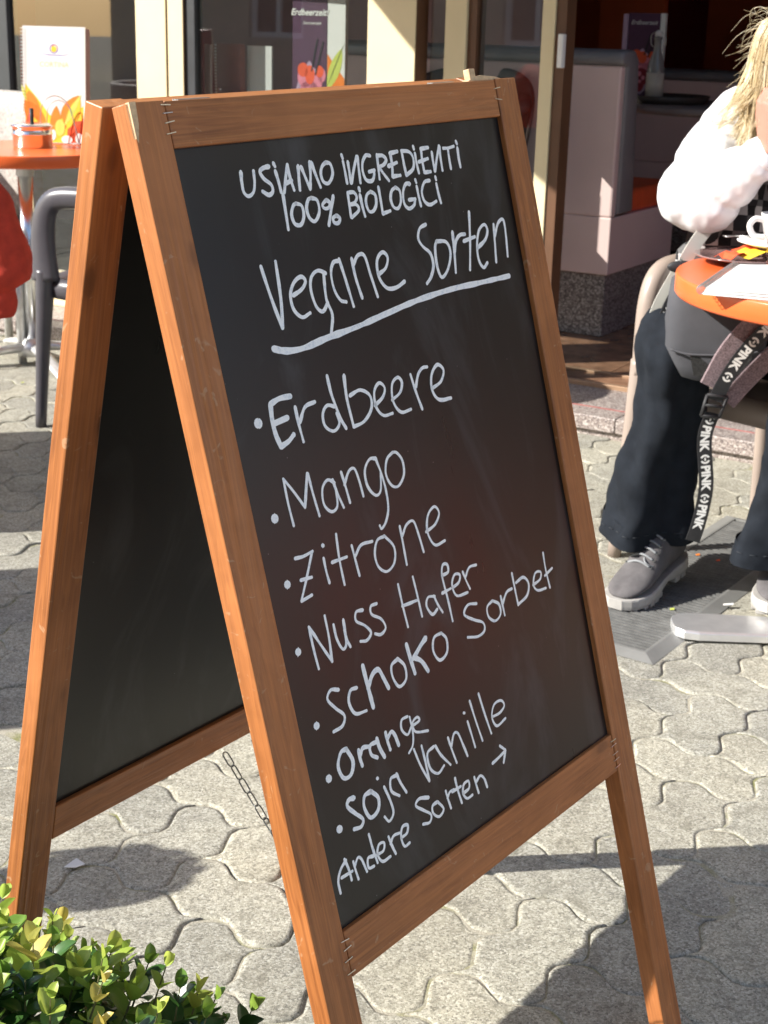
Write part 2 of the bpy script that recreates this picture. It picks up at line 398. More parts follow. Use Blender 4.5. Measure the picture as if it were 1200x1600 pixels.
# strokes of the handwriting: (pen width in mm, points in 0.1 mm from the top left corner of the frame)
WRITING = {
 'usiamo ingredienti': [(4.2,[(1217,659),(1202,752),(1203,840),(1254,878),(1328,847),(1367,767),(1384,665)]),(4.2,[(1601,640),(1517,649),(1466,679),(1500,743),(1581,804),(1583,866),(1523,892),(1449,854)]),(4.2,[(1668,616),(1680,645)]),(4.2,[(1673,688),(1687,782),(1695,884)]),(4.2,[(1854,645),(1791,768),(1737,888)]),(4.2,[(1850,655),(1857,774),(1877,878)]),(4.2,[(1778,811),(1871,790)]),(4.2,[(1999,667),(1975,784),(1958,885)]),(4.2,[(2038,678),(2066,768),(2104,890)]),(4.2,[(2104,890),(2148,766),(2172,644)]),(4.2,[(2195,651),(2219,756),(2257,885)]),(4.2,[(2399,666),(2463,683),(2477,761),(2439,823),(2375,863),(2312,837),(2300,763),(2338,699),(2399,666)]),(4.2,[(2658,614),(2664,644)]),(4.2,[(2661,678),(2662,777),(2660,883)]),(4.2,[(2732,687),(2726,782),(2719,888)]),(4.2,[(2724,889),(2806,755),(2881,646)]),(4.2,[(2894,647),(2879,761),(2863,896)]),(4.2,[(3090,653),(3024,646),(2955,709),(2932,799),(2963,881),(3049,895),(3097,846),(3107,800)]),(4.2,[(3028,806),(3118,797)]),(4.2,[(3203,653),(3188,769),(3173,886)]),(4.2,[(3200,661),(3293,668),(3334,713),(3279,756),(3199,770)]),(4.2,[(3203,774),(3251,842),(3315,915)]),(4.2,[(3420,648),(3415,770),(3389,879)]),(4.2,[(3410,654),(3541,643)]),(4.2,[(3348,777),(3498,751)]),(4.2,[(3388,882),(3522,881)]),(4.2,[(3617,649),(3616,769),(3621,889)]),(4.2,[(3613,643),(3738,661),(3789,730),(3756,831),(3621,889)]),(4.2,[(3824,613),(3828,638)]),(4.2,[(3833,685),(3830,785),(3838,881)]),(4.2,[(3949,646),(3934,758),(3933,881)]),(4.2,[(3941,646),(4074,641)]),(4.2,[(3869,774),(4035,752)]),(4.2,[(3932,886),(4043,886)]),(4.2,[(4124,694),(4117,790),(4116,887)]),(4.2,[(4119,887),(4193,760),(4270,639)]),(4.2,[(4275,643),(4259,765),(4253,889)]),(4.2,[(4337,668),(4430,671),(4531,660)]),(4.2,[(4419,674),(4411,777),(4408,884)]),(4.2,[(4587,612),(4598,638)]),(4.2,[(4593,682),(4583,790),(4586,880)])],
 '100% biologici': [(4.2,[(1710,906),(1698,1064),(1686,1223)]),(4.2,[(1861,1002),(1936,1032),(1937,1126),(1876,1199),(1792,1185),(1771,1096),(1818,1020),(1861,1002)]),(4.2,[(2090,972),(2169,1004),(2167,1112),(2079,1191),(2008,1146),(1997,1057),(2042,987),(2090,972)]),(4.2,[(2301,1012),(2344,1042),(2318,1085),(2253,1088),(2233,1051),(2301,1012)]),(4.2,[(2414,985),(2340,1117),(2266,1249)]),(4.2,[(2404,1170),(2447,1200),(2413,1242),(2352,1233),(2349,1189),(2404,1170)]),(4.2,[(2637,980),(2627,1094),(2618,1208)]),(4.2,[(2639,975),(2730,980),(2761,1032),(2712,1077),(2629,1089)]),(4.2,[(2629,1089),(2732,1099),(2754,1156),(2629,1213)]),(4.2,[(2821,945),(2825,974)]),(4.2,[(2821,1013),(2824,1122),(2836,1220)]),(4.2,[(2995,996),(3056,1035),(3044,1127),(2975,1187),(2910,1177),(2890,1095),(2926,1023),(2995,996)]),(4.2,[(3131,966),(3127,1101),(3120,1227)]),(4.2,[(3120,1227),(3246,1211)]),(4.2,[(3401,991),(3460,1030),(3450,1132),(3384,1198),(3313,1179),(3290,1100),(3329,1022),(3401,991)]),(4.2,[(3651,978),(3579,975),(3511,1052),(3498,1163),(3558,1220),(3654,1195),(3686,1143)]),(4.2,[(3586,1135),(3694,1135)]),(4.2,[(3755,946),(3761,972)]),(4.2,[(3757,1014),(3759,1118),(3767,1212)]),(4.2,[(3994,973),(3901,983),(3827,1072),(3840,1170),(3924,1217),(4044,1193)]),(4.2,[(4106,946),(4109,974)]),(4.2,[(4101,1018),(4106,1125),(4120,1215)])],
 'vegane sorten': [(3.6,[(1220,1508),(1268,1793),(1335,2086)]),(3.6,[(1339,2086),(1394,1824),(1425,1490)]),(3.6,[(1568,1820),(1701,1782),(1775,1717),(1729,1668),(1619,1703),(1534,1807),(1536,1944),(1630,2033),(1751,2012)]),(3.6,[(2082,1683),(1976,1644),(1867,1692),(1826,1812),(1855,1967),(1935,2025),(2028,1955)]),(3.6,[(2055,1667),(2017,1916),(2058,2075),(1989,2243)]),(3.6,[(2318,1594),(2220,1600),(2158,1694),(2158,1847),(2216,1958),(2296,1988)]),(3.6,[(2315,1579),(2352,1784),(2393,2044)]),(3.6,[(2502,1597),(2506,1779),(2545,1985)]),(3.6,[(2506,1662),(2603,1579),(2703,1596),(2740,1785),(2785,2007)]),(3.6,[(2873,1797),(2996,1752),(3058,1654),(2990,1595),(2881,1666),(2864,1828),(2956,1947),(3105,1963),(3257,1922)]),(3.6,[(3785,1406),(3668,1437),(3615,1532),(3669,1621),(3770,1702),(3785,1828),(3708,1937),(3619,1994)]),(3.6,[(3913,1595),(4082,1623),(4120,1745),(4021,1901),(3888,1967),(3845,1836),(3869,1659),(3913,1595)]),(3.6,[(4223,1533),(4194,1726),(4151,1949)]),(3.6,[(4186,1753),(4254,1635),(4341,1580),(4440,1580)]),(3.6,[(4592,1360),(4518,1651),(4418,1956)]),(3.6,[(4397,1651),(4616,1628)]),(3.6,[(4627,1750),(4794,1683),(4871,1591),(4832,1520),(4711,1573),(4627,1721),(4611,1878),(4675,1967),(4761,1926)]),(3.6,[(5008,1539),(4971,1733),(4930,1939)]),(3.6,[(4994,1663),(5094,1537),(5206,1505),(5213,1644),(5171,1904)])],
 'underline': [(5.5,[(1163,2249),(1332,2298),(1573,2312),(1894,2278),(2392,2244),(2833,2195),(3387,2139),(4011,2110),(4559,2116),(5126,2120)])],
 'erdbeere': [(9,[(762,2855),(772,2858)]),(5.0,[(972,2723),(952,2875),(961,3008),(993,3115)]),(5.0,[(972,2723),(1104,2697),(1251,2705)]),(5.0,[(955,2902),(1155,2886)]),(5.0,[(992,3120),(1104,3097),(1190,3053)]),(3.4,[(1285,2813),(1287,2972),(1302,3141)]),(3.4,[(1305,2963),(1417,2840),(1565,2821)]),(3.0,[(1827,2918),(1722,2888),(1640,2953),(1640,3070),(1745,3139),(1844,3091),(1835,2985)]),(4.2,[(1807,2620),(1814,2784),(1845,2927),(1881,3058),(1928,3151)]),(4.2,[(2049,2660),(2023,2881),(2040,3155)]),(3.2,[(2072,2863),(2241,2840),(2371,2922),(2354,3045),(2211,3142),(2038,3161)]),(3.2,[(2413,3029),(2558,2973),(2616,2891),(2545,2829),(2447,2895),(2430,3047),(2516,3149),(2661,3157)]),(3.2,[(2693,3029),(2833,2985),(2899,2897),(2850,2830),(2740,2881),(2706,3046),(2796,3173),(2961,3178)]),(3.2,[(3060,2841),(3093,3021),(3143,3213)]),(3.2,[(3107,2980),(3183,2864),(3272,2813),(3355,2816)]),(3.2,[(3361,3044),(3534,3004),(3618,2900),(3531,2825),(3405,2905),(3365,3060),(3452,3178),(3658,3201)])],
 'mango': [(8,[(713,3722),(724,3725)]),(2.9,[(933,3409),(929,3633),(941,3849)]),(2.9,[(938,3416),(1033,3553),(1138,3727)]),(2.9,[(1138,3727),(1259,3434)]),(2.9,[(1270,3437),(1286,3644),(1311,3853)]),(2.9,[(1609,3609),(1519,3560),(1424,3624),(1404,3769),(1488,3859),(1582,3828),(1611,3670)]),(2.9,[(1590,3574),(1618,3713),(1668,3864)]),(2.9,[(1730,3534),(1753,3692),(1770,3843)]),(2.9,[(1741,3661),(1840,3554),(1928,3548),(1963,3674),(1979,3832)]),(2.9,[(2276,3528),(2174,3513),(2074,3602),(2069,3756),(2159,3869),(2249,3843),(2299,3684)]),(2.9,[(2268,3526),(2312,3702),(2329,3877),(2308,4044),(2236,4154),(2152,4204),(2131,4169)]),(2.9,[(2543,3527),(2435,3574),(2376,3703),(2423,3829),(2526,3869),(2648,3783),(2669,3643),(2606,3547),(2543,3527)])],
 'zitrone': [(7,[(696,4336),(707,4339)]),(2.9,[(869,4140),(985,4152),(1118,4141)]),(2.9,[(1109,4144),(958,4366),(838,4532)]),(2.9,[(837,4537),(989,4524)]),(2.9,[(883,4351),(1035,4367)]),(2.9,[(1245,4245),(1244,4368),(1256,4488)]),(2.9,[(1482,4078),(1456,4320),(1456,4564)]),(2.9,[(1344,4315),(1566,4323)]),(2.9,[(1666,4240),(1677,4383),(1691,4545)]),(2.9,[(1687,4352),(1800,4272),(1973,4283)]),(2.9,[(2162,4284),(2046,4295),(1973,4411),(1989,4544),(2099,4625),(2236,4573),(2278,4425),(2164,4279)]),(2.9,[(2426,4254),(2424,4452),(2418,4646)]),(2.9,[(2441,4354),(2529,4270),(2647,4258),(2690,4393),(2720,4600)]),(2.9,[(2818,4419),(2987,4384),(3087,4291),(3029,4207),(2895,4271),(2842,4435),(2922,4585),(3097,4586)]),(3.6,[(1264,4127),(1275,4131)])],
 'nuss hafer': [(6.5,[(649,4961),(660,4965)]),(2.9,[(858,4791),(860,5010),(873,5200)]),(2.9,[(864,4799),(968,5004),(1071,5197)]),(2.9,[(1071,5197),(1097,4975),(1100,4761)]),(2.9,[(1193,4877),(1199,5023),(1251,5137),(1314,5105),(1328,4964)]),(2.9,[(1339,4875),(1331,5053),(1362,5151)]),(2.9,[(1639,4874),(1539,4863),(1513,4943),(1623,5025),(1690,5118),(1610,5169),(1516,5149)]),(2.9,[(1855,4877),(1762,4877),(1752,4954),(1874,5038),(1916,5141),(1828,5181),(1745,5148)]),(2.9,[(2227,4796),(2234,5032),(2250,5241)]),(2.9,[(2474,4791),(2489,5004),(2498,5210)]),(2.9,[(2224,5019),(2490,5035)]),(2.9,[(2758,5081),(2648,5059),(2598,5136),(2664,5244),(2760,5218)]),(2.9,[(2745,5073),(2780,5172),(2835,5274)]),(2.9,[(2936,4915),(3048,4908),(3057,4832),(2983,4817),(2939,4923),(2960,5180),(2969,5411)]),(2.9,[(2885,5088),(3038,5084)]),(2.9,[(3069,5087),(3194,5062),(3233,4994),(3145,4968),(3073,5057),(3117,5185),(3308,5208)]),(2.9,[(3291,4979),(3322,5084),(3360,5182)]),(2.9,[(3324,5043),(3414,4967),(3543,4976)])],
 'schoko sorbet': [(6.5,[(683,5688),(695,5692)]),(3.1,[(1077,5479),(971,5444),(903,5511),(986,5629),(1083,5738),(1027,5819),(894,5826)]),(3.1,[(1330,5550),(1233,5544),(1180,5642),(1236,5775),(1398,5806)]),(3.1,[(1990,5492),(1885,5522),(1871,5638),(1939,5757),(2062,5721),(2079,5590),(1993,5484)]),(3.1,[(2746,5468),(2614,5478),(2564,5601),(2638,5724),(2774,5688),(2811,5558),(2746,5468)]),(4.6,[(1474,5380),(1485,5576),(1503,5809)]),(4.6,[(1483,5611),(1585,5507),(1683,5491),(1731,5589),(1777,5711)]),(4.6,[(2169,5400),(2188,5557),(2212,5713)]),(4.6,[(2486,5435),(2386,5479),(2234,5566)]),(4.6,[(2247,5556),(2350,5637),(2421,5761)]),(2.9,[(3421,5365),(3268,5333),(3178,5408),(3319,5510),(3469,5591),(3468,5679),(3339,5701),(3163,5653)]),(2.9,[(3710,5423),(3597,5459),(3590,5565),(3694,5644),(3811,5602),(3812,5494),(3710,5423)]),(2.9,[(3870,5423),(3875,5530),(3880,5638)]),(2.9,[(3882,5509),(3988,5416),(4097,5406)]),(2.9,[(4149,5248),(4153,5450),(4159,5612)]),(2.9,[(4192,5368),(4347,5351),(4424,5448),(4355,5562),(4161,5606)]),(2.9,[(4502,5488),(4657,5466),(4694,5392),(4582,5376),(4513,5491),(4578,5572),(4739,5594)]),(2.9,[(4807,5203),(4801,5406),(4821,5612)]),(2.9,[(4760,5456),(4930,5417)])],
 'orange': [(7,[(697,6212),(708,6217)]),(4.0,[(1017,6044),(928,6049),(857,6161),(900,6290),(1008,6296),(1069,6188),(1016,6049)]),(4.0,[(1176,6121),(1173,6200),(1184,6279)]),(4.0,[(1180,6179),(1242,6124),(1344,6149)]),(4.0,[(1438,6141),(1345,6143),(1340,6231),(1414,6290)]),(4.0,[(1461,6114),(1475,6215),(1519,6326)]),(4.0,[(1603,6108),(1607,6198),(1621,6288)]),(4.0,[(1616,6171),(1689,6132),(1730,6184),(1756,6296)]),(2.6,[(1971,6080),(1873,6081),(1845,6168),(1916,6250),(1997,6195)]),(2.6,[(1999,6097),(2003,6253),(1963,6377),(1883,6429)]),(2.6,[(1997,6195),(2134,6185),(2109,6139),(2025,6169),(2047,6270),(2237,6331)])],
 'soja vanille': [(7,[(694,6713),(706,6718)]),(3.9,[(981,6522),(905,6510),(867,6561),(953,6667),(1039,6764),(995,6819),(893,6801)]),(3.9,[(1227,6559),(1124,6567),(1091,6672),(1151,6797),(1276,6767),(1310,6660),(1227,6559)]),(3.0,[(1423,6596),(1468,6749),(1481,6886),(1398,6941),(1344,6872)]),(3.0,[(1633,6561),(1537,6564),(1515,6677),(1615,6768)]),(3.0,[(1637,6548),(1667,6649),(1727,6778)]),(3,[(1347,6477),(1360,6482)]),(2.8,[(1968,6425),(2020,6617),(2105,6817)]),(2.8,[(2105,6817),(2104,6619),(2093,6437)]),(2.8,[(2278,6516),(2157,6547),(2157,6704),(2263,6800),(2379,6762)]),(2.8,[(2303,6519),(2365,6645),(2483,6794)]),(2.8,[(2525,6518),(2554,6672),(2587,6814)]),(2.8,[(2553,6624),(2629,6520),(2698,6537),(2746,6684),(2783,6818)]),(2.8,[(2892,6482),(2915,6630),(2936,6781)]),(2.8,[(2992,6293),(3028,6517),(3079,6765)]),(2.8,[(3162,6274),(3199,6500),(3251,6750)]),(2.8,[(3314,6592),(3465,6599),(3566,6554),(3522,6481),(3390,6482),(3314,6592),(3371,6713),(3544,6692)]),(3,[(2855,6374),(2869,6380)])],
 'andere sorten': [(2.9,[(698,7027),(603,7078),(540,7166),(538,7283)]),(2.9,[(681,7010),(710,7127),(719,7236)]),(2.9,[(592,7155),(752,7162)]),(2.9,[(790,7084),(797,7174),(811,7270)]),(2.9,[(795,7137),(859,7077),(906,7111),(946,7255)]),(2.9,[(1082,7158),(995,7145),(980,7235),(1057,7252)]),(2.9,[(1075,6935),(1089,7092),(1115,7243)]),(2.9,[(1125,7169),(1230,7171),(1261,7103),(1182,7089),(1138,7169),(1187,7264),(1311,7269)]),(2.9,[(1340,7077),(1361,7173),(1394,7277)]),(2.9,[(1348,7154),(1413,7101),(1505,7111)]),(2.9,[(1515,7168),(1614,7159),(1646,7090),(1564,7075),(1517,7162),(1541,7266),(1624,7266)]),(2.9,[(2042,6967),(1898,6919),(1824,6962),(1928,7056),(2025,7143),(1984,7207),(1877,7182)]),(2.9,[(2163,7063),(2073,7072),(2064,7147),(2144,7216),(2235,7173),(2163,7063)]),(2.9,[(2322,7015),(2333,7109),(2352,7213)]),(2.9,[(2328,7094),(2383,7051),(2455,7055)]),(2.9,[(2510,6953),(2518,7091),(2544,7238)]),(2.9,[(2425,7068),(2577,7071)]),(2.9,[(2592,7155),(2704,7143),(2717,7070),(2630,7073),(2592,7155),(2643,7231),(2739,7233)]),(2.9,[(2824,7072),(2833,7164),(2847,7255)]),(2.9,[(2837,7133),(2926,7097),(2984,7154),(3007,7256)]),(2.9,[(3172,7059),(3302,7042),(3436,7018)]),(2.9,[(3355,6933),(3438,7012)]),(2.9,[(3438,7012),(3366,7127)])],
}

# ------------------------------------------------------------------ the chalkboard (A-board)
SA = math.radians(13.939); BW, BS, BH, BV2, BV3, BT, BG, BL = 0.5860, 0.0405, 0.0404, 0.7610, 0.8065, 0.0216, 0.0260, 1.1632
MA = Matrix(((0.599601, -0.799843, -0.027013, -0.239165), (0.800099, 0.599864, -0.002127, 1.291482), (0.017905, -0.020338, 0.999633, 1.125564), (0, 0, 0, 1)))
board = empty('chalkboard_sign', label='tall wooden A-board with black chalk panels and white handwriting, standing in front', cat='chalkboard sign')
board.matrix_world = MA
sa, ca = math.sin(SA), math.cos(SA)
MF = Matrix(((1, 0, 0, 0), (0, -sa, ca, -BG), (0, -ca, -sa, 0), (0, 0, 0, 1)))      # front: x across, y down, z inwards
MR = Matrix(((1, 0, 0, 0), (0, sa, ca, BG), (0, -ca, sa, 0), (0, 0, 0, 1)))         # rear: x across, y down, z outwards
def floor_v(Mp, x, z):
    """length along the leg until it meets the ground"""
    T = MA @ Mp; a = T @ Vector((x, 0, z)); b2 = T @ Vector((x, 1, z)); return (a.z)/(a.z-b2.z)
for Mp, sgn, side in ((MF, 1, 'front'), (MR, -1, 'rear')):
    z0, z1 = (0, BT) if sgn > 0 else (-BT, 0)
    for x0, x1 in ((0, BS), (BW-BS, BW)):
        e = [floor_v(Mp, x, z) for x, z in ((x0, z0), (x1, z0), (x0, z1), (x1, z1))]
        vs = [(x0, 0, z0), (x1, 0, z0), (x0, 0, z1), (x1, 0, z1), (x0, e[0], z0), (x1, e[1], z0), (x0, e[2], z1), (x1, e[3], z1)]
        b_ = MB(); b_.add(vs, [(0, 2, 3, 1), (4, 5, 7, 6), (0, 1, 5, 4), (2, 6, 7, 3), (0, 4, 6, 2), (1, 3, 7, 5)])
        b_.build('leg', m_wood_v, board, bevel=0.0013, M=Mp)
    g1 = 0.0009
    MB().box(BS+g1, BW-BS-g1, 0.0008, BH, z0+0.0006, z1-0.0006).build('rail', m_wood_u, board, bevel=0.0012, M=Mp, label='top rail of the %s frame' % side)
    MB().box(BS+g1, BW-BS-g1, BV2, BV3, z0+0.0006, z1-0.0006).build('rail', m_wood_u, board, bevel=0.0012, M=Mp, label='bottom rail of the %s frame' % side)
    zc = (0.006, 0.010) if sgn > 0 else (-0.016, -0.012)
    pn = MB().box(BS-0.004, BW-BS+0.004, BH-0.004, BV2+0.004, *zc).build('chalk_panel', m_board, board, M=Mp, label='black %s chalk panel%s' % (side, ' with handwriting' if sgn > 0 else ', blank'))
    if sgn > 0: front_panel = pn
def stroke(mb, w, pts):
    P = [Vector((x*1e-4, y*1e-4, 0)) for x, y in pts]
    P = spline(P, 5) if len(P) > 2 else [P[0].lerp(P[1], t/4) for t in range(5)]
    N = len(P); hw = w*(0.45e-3 if w > 4.1 and w < 4.3 else 0.54e-3); L = []; Rr = []
    for i, p in enumerate(P):
        t = (P[min(i+1, N-1)]-P[max(i-1, 0)])
        t = t.normalized() if t.length > 1e-9 else Vector((1, 0, 0))
        nrm = Vector((-t.y, t.x, 0))
        h = hw*(1+0.30*noise.noise(Vector((p.x*70, p.y*70, w)))+0.10*noise.noise(Vector((p.x*300, p.y*300, w)))); h *= 1.0 if 2 < i else 1.12
        e = 1+0.06*noise.noise(p*900)
        L.append(p+nrm*h*e); Rr.append(p-nrm*h*(2-e))
    t0 = (P[0]-P[1]).normalized(); t1 = (P[-1]-P[-2]).normalized()
    def cap(c, t, h):
        nn = Vector((-t.y, t.x, 0)); return [c+(nn*math.cos(a)+t*math.sin(a))*h for a in (PI*k/6 for k in range(1, 6))]
    loop = Rr + cap(P[-1], t1, hw)[::-1] + L[::-1] + cap(P[0], t0, hw)[::-1]
    # ribbon quads and round ends, as two thin layers
    stroke.k = getattr(stroke, 'k', 0)+1; zt = 0.0058-0.000012*(stroke.k % 26)
    vs = [(q.x, q.y, zt) for q in L]+[(q.x, q.y, zt) for q in Rr]; fs = [(i, i+1, N+i+1, N+i) for i in range(N-1)]
    mb.add(vs, fs)
    for c, t in ((P[0], t0), (P[-1], t1)):
        ring = [(q.x, q.y, zt) for q in [c+Vector((-t.y, t.x, 0))*hw]+cap(c, t, hw)+[c-Vector((-t.y, t.x, 0))*hw]]
        mb.add(ring, [tuple(range(len(ring)))])
titles = {'usiamo ingredienti': 'usiamo ingredienti, in blunt capitals', '100% biologici': '100% biologici, in blunt capitals', 'vegane sorten': 'large heading Vegane Sorten', 'underline': 'thick underline below the heading'}
for k, strokes in WRITING.items():
    mb = MB()
    for w, pts in strokes: stroke(mb, w, pts)
    o = mb.build('handwriting' if k != 'underline' else 'underline', m_marker, front_panel, label='white marker line: '+titles.get(k, k))
# staples at the joints
def staples(v0, v1, x, n, side):
    for k in range(n):
        v = v0+(v1-v0)*(k+0.5)/n+random.uniform(-.002, .002); dx = random.uniform(-.001, .001)
        a = random.uniform(-.15, .15)
        mb = MB(); mb.tube([(x-0.0055+dx, v-a*0.005, 0.0008), (x-0.0055+dx, v-a*0.005, -0.0006), (x+0.0055+dx, v+a*0.005, -0.0006), (x+0.0055+dx, v+a*0.005, 0.0008)], 0.0005, 5)
        mb.build('staple', m_steel, board, M=MF)
staples(0.001, 0.032, BS+.001, 4, 0); staples(0.004, 0.03, BW-BS, 2, 0); staples(BV2+0.002, BV3-0.002, BS, 4, 0); staples(BV2+0.003, BV3-0.003, BW-BS, 5, 0)
# hinges in the gap between the frames, a raw splinter and chip on the top right corner
for x in (0.10, 0.48):
    hb = MB(); hb.box(x-0.02, x+0.02, -0.0036, -0.0020, -0.030, -0.002); hb.box(x-0.02, x+0.02, 0.0020, 0.0036, -0.030, -0.002); hb.tube([(x-0.02, 0, -0.004), (x+0.02, 0, -0.004)], 0.0022, 8)
    hb.build('hinge', m_zinc, board)
# the sloping tops seen end-on
MB().add([(0.002, 0, 0.0004), (BS, 0, 0.0004), (BS, 0.001, -0.0004), (0.001, 0.001, -0.0004)], [(0, 1, 2, 3)])
cb_ = MB(); cb_.add([(0, 0.0001, -0.0004), (0.0075, -0.0002, -0.0004), (0.006, 0.018, -0.0004), (0.0015, 0.034, -0.0004), (0, 0.030, -0.0004), (0, 0.0001, 0.004), (0, 0.030, 0.003), (0.0075, -0.0002, 0.004)], [(0, 1, 2, 3, 4), (0, 4, 6, 5), (0, 5, 7, 1)])
cb_.build('chipped_corner', m_wood_raw, board, M=MF)
sp = MB(); sp.loft([[(0.500, -0.0006, z) for z in (0.003, 0.016)]+[(0.500, 0.001, z) for z in (0.016, 0.003)],
                    [(0.522, -0.0050, z) for z in (0.002, 0.018)]+[(0.522, 0.001, z) for z in (0.018, 0.002)],
                    [(0.550, -0.0026, z) for z in (0.002, 0.017)]+[(0.550, 0.001, z) for z in (0.017, 0.002)],
                    [(0.565, -0.0004, z) for z in (0.004, 0.014)]+[(0.565, 0.001, z) for z in (0.014, 0.004)]])
sp.build('splinter', m_wood_raw, board, M=MF, bevel=0.0006)
MB().box(0.503, 0.514, -0.0125, 0, 0.003, 0.011).build('wood_chip', m_wood_raw, board, M=MF, bevel=0.0008)
# chain between the two bottom rails
cp0 = MR @ Vector((0.312, BV3, -BT+0.004)); cp1 = MF @ Vector((0.300, BV3, BT-0.004))
chain = empty('chain'); chain.parent = board
lk = MB(); ring = [(math.cos(a)*0.0045, 0, math.sin(a)*0.0045+(0.0055 if math.sin(a) > 0 else -0.0055)) for a in (2*PI*k/14 for k in range(14))]
lk_pts = [Vector(p) for p in ring]
def link_mesh():
    mb = MB(); n = len(lk_pts); rings = []
    for i in range(n):
        p = lk_pts[i]; t = (lk_pts[(i+1) % n]-lk_pts[i-1]).normalized(); u = Vector((0, 1, 0)); w = t.cross(u)
        rings.append([p+(w*math.cos(a)+u*math.sin(a))*0.00095 for a in (2*PI*k/6 for k in range(6))])
    rings.append(rings[0]); mb.loft(rings, cap=False); return mb
sagp = [cp0, cp0.lerp(cp1, 0.25)+Vector((0.01, 0, -0.115)), cp0.lerp(cp1, 0.5)+Vector((0.01, 0, -0.150)), cp0.lerp(cp1, 0.75)+Vector((0, 0, -0.115)), cp1]
cpath = spline(sagp, 60); acc = 0; last = None; li = 0; lmesh = None; step = 0.0168
prevp = cpath[0]
for p in cpath[1:]:
    acc += (p-prevp).length
    if acc >= step:
        acc = 0; t = (p-prevp).normalized(); u = Vector((1, 0, 0)); u = (u-t*u.dot(t)).normalized(); w = t.cross(u)
        if li % 2: u, w = w, -u
        Mx = Matrix(((u.x, w.x, t.x, p.x), (u.y, w.y, t.y, p.y), (u.z, w.z, t.z, p.z), (0, 0, 0, 1)))
        if lmesh is None:
            o = link_mesh().build('link', m_zinc, chain, smooth=True, M=Mx); lmesh = o.data
        else:
            o = bpy.data.objects.new('link', lmesh); COL.objects.link(o); o.matrix_local = Mx; o.parent = chain
        li += 1
    prevp = p

# ------------------------------------------------------------------ cafe building
YAW = math.atan2(-0.51228185, 0.85881739)
cafe = empty('cafe_building', (FX, FY, 0), YAW, 'ice cream cafe front with cream window frames and an open glass door', 'building')
def part(mb, name, mat, parent=None, **k): return mb.build(name, mat, parent or cafe, **k)
O = 0.33                                   # set-back of the glazing from the step edge
xs = [-4.6, -3.35, -2.1, -1.02, 0.06, 1.25, 2.5, 3.8, 5.2]
for a, b2 in zip(xs, xs[1:]):
    part(MB().box(a+0.0015, b2-0.0015, 0.0, O+0.02, 0.022, 0.066), 'step_slab', m_granite, bevel=0.003)
part(MB().box(-4.6, 5.2, 0.018, O, -0.03, 0.0215), 'step_base', m_granite)
part(MB().box(-4.6, 5.2, 0.099, 0.1025, 0.0665, 0.0682), 'red_floor_line', m_red)
part(MB().box(-4.6, 5.2, O+0.021, 7.2, -0.05, 0.058), 'floor_slab', m_grout)
part(MB().box(-1.0, 1.6, O+0.022, O+0.045, 0.0585, 0.079), 'threshold_strip', m_track, bevel=0.001)
part(MB().box(-1.0, 1.6, O+0.20, O+0.225, 0.0585, 0.074), 'threshold_strip', m_track, bevel=0.001)
part(MB().box(-1.0, 1.6, O+0.046, O+0.199, 0.0585, 0.068), 'threshold_plate', m_tile)
ft = None
for i in range(12):
    for j in range(6):
        x = -2.6+i*0.40; y = O+0.24+j*0.40
        if ft is None: o = part(MB().box(0.002, 0.398, 0.002, 0.398, 0, 0.0095), 'floor_tile', m_tile, bevel=0.001); ft = o.data; o.location = (x, y, 0.0585)
        else:
            o = bpy.data.objects.new('floor_tile', ft); COL.objects.link(o); o.parent = cafe; o.location = (x, y, 0.0585)
H1 = 2.55
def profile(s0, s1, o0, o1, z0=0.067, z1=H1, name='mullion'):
    p = part(MB().box(s0, s1, o0+0.006, o1, z0, z1), name, m_shade_side, bevel=0.001)
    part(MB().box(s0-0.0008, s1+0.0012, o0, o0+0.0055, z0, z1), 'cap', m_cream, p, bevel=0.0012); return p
def pane(s0, s1, z0, z1, o=O+0.03): return part(MB().box(s0, s1, o, o+0.008, z0, z1), 'window_pane', m_glass)
profile(-4.4, -4.26, O, O+0.08)
part(MB().box(-2.76, -2.68, O+0.01, O+0.07, 0.2, H1), 'window_frame', m_gasket, bevel=0.002)
profile(-2.90, -2.7602, O, O+0.08)
profile(-2.033, -1.897, O, O+0.06); profile(-1.885, -1.819, O, O+0.06)
part(MB().box(-1.8185, -1.774, O+0.012, O+0.06, 0.2, H1), 'window_frame', m_gasket, bevel=0.002)
col = profile(-1.025, -0.846, O-0.03, O+0.055, name='wide_post')
for a, b2 in ((-4.26, -2.90), (-2.68, -2.033), (-1.774, -1.025)):
    r_ = part(MB().box(a+0.001, b2-0.001, O+0.004, O+0.06, 0.067, 0.197), 'bottom_rail', m_cream, bevel=0.002)
    pane(a+0.001, b2-0.001, 0.198, H1)
part(MB().box(-4.4, -0.85, O-0.015, O+0.0035, 0.0665, 0.082), 'window_sill', m_cream, bevel=0.002)
# sliding door leaf
door = part(MB().box(-0.366, -0.331, O+0.0061, O+0.075, 0.08, 2.2), 'door', m_shade_side, bevel=0.001)  # brown strip: painted shade on the side of the cream stile
part(MB().box(-0.411, -0.367, O, O+0.02, 0.08, 2.2), 'door_stile', m_cream, door, bevel=0.0015)
part(MB().box(-0.753, -0.676, O, O+0.075, 0.08, 2.2), 'door_stile', m_cream, door, bevel=0.0015)
part(MB().box(-0.6755, -0.645, O+0.012, O+0.075, 0.08, 2.2), 'door_stile', m_shade_side, door, bevel=0.001)  # shaded side of the left stile, put in as a brown strip
part(MB().box(-0.6445, -0.4115, O+0.03, O+0.038, 0.2, 2.1), 'door_pane', m_glass, door)
part(MB().box(-0.6445, -0.4115, O+0.002, O+0.06, 0.08, 0.199), 'door_rail', m_cream, door, bevel=0.0015)
part(MB().box(-0.6445, -0.4115, O+0.002, O+0.06, 2.101, 2.2), 'door_rail', m_cream, door, bevel=0.0015)
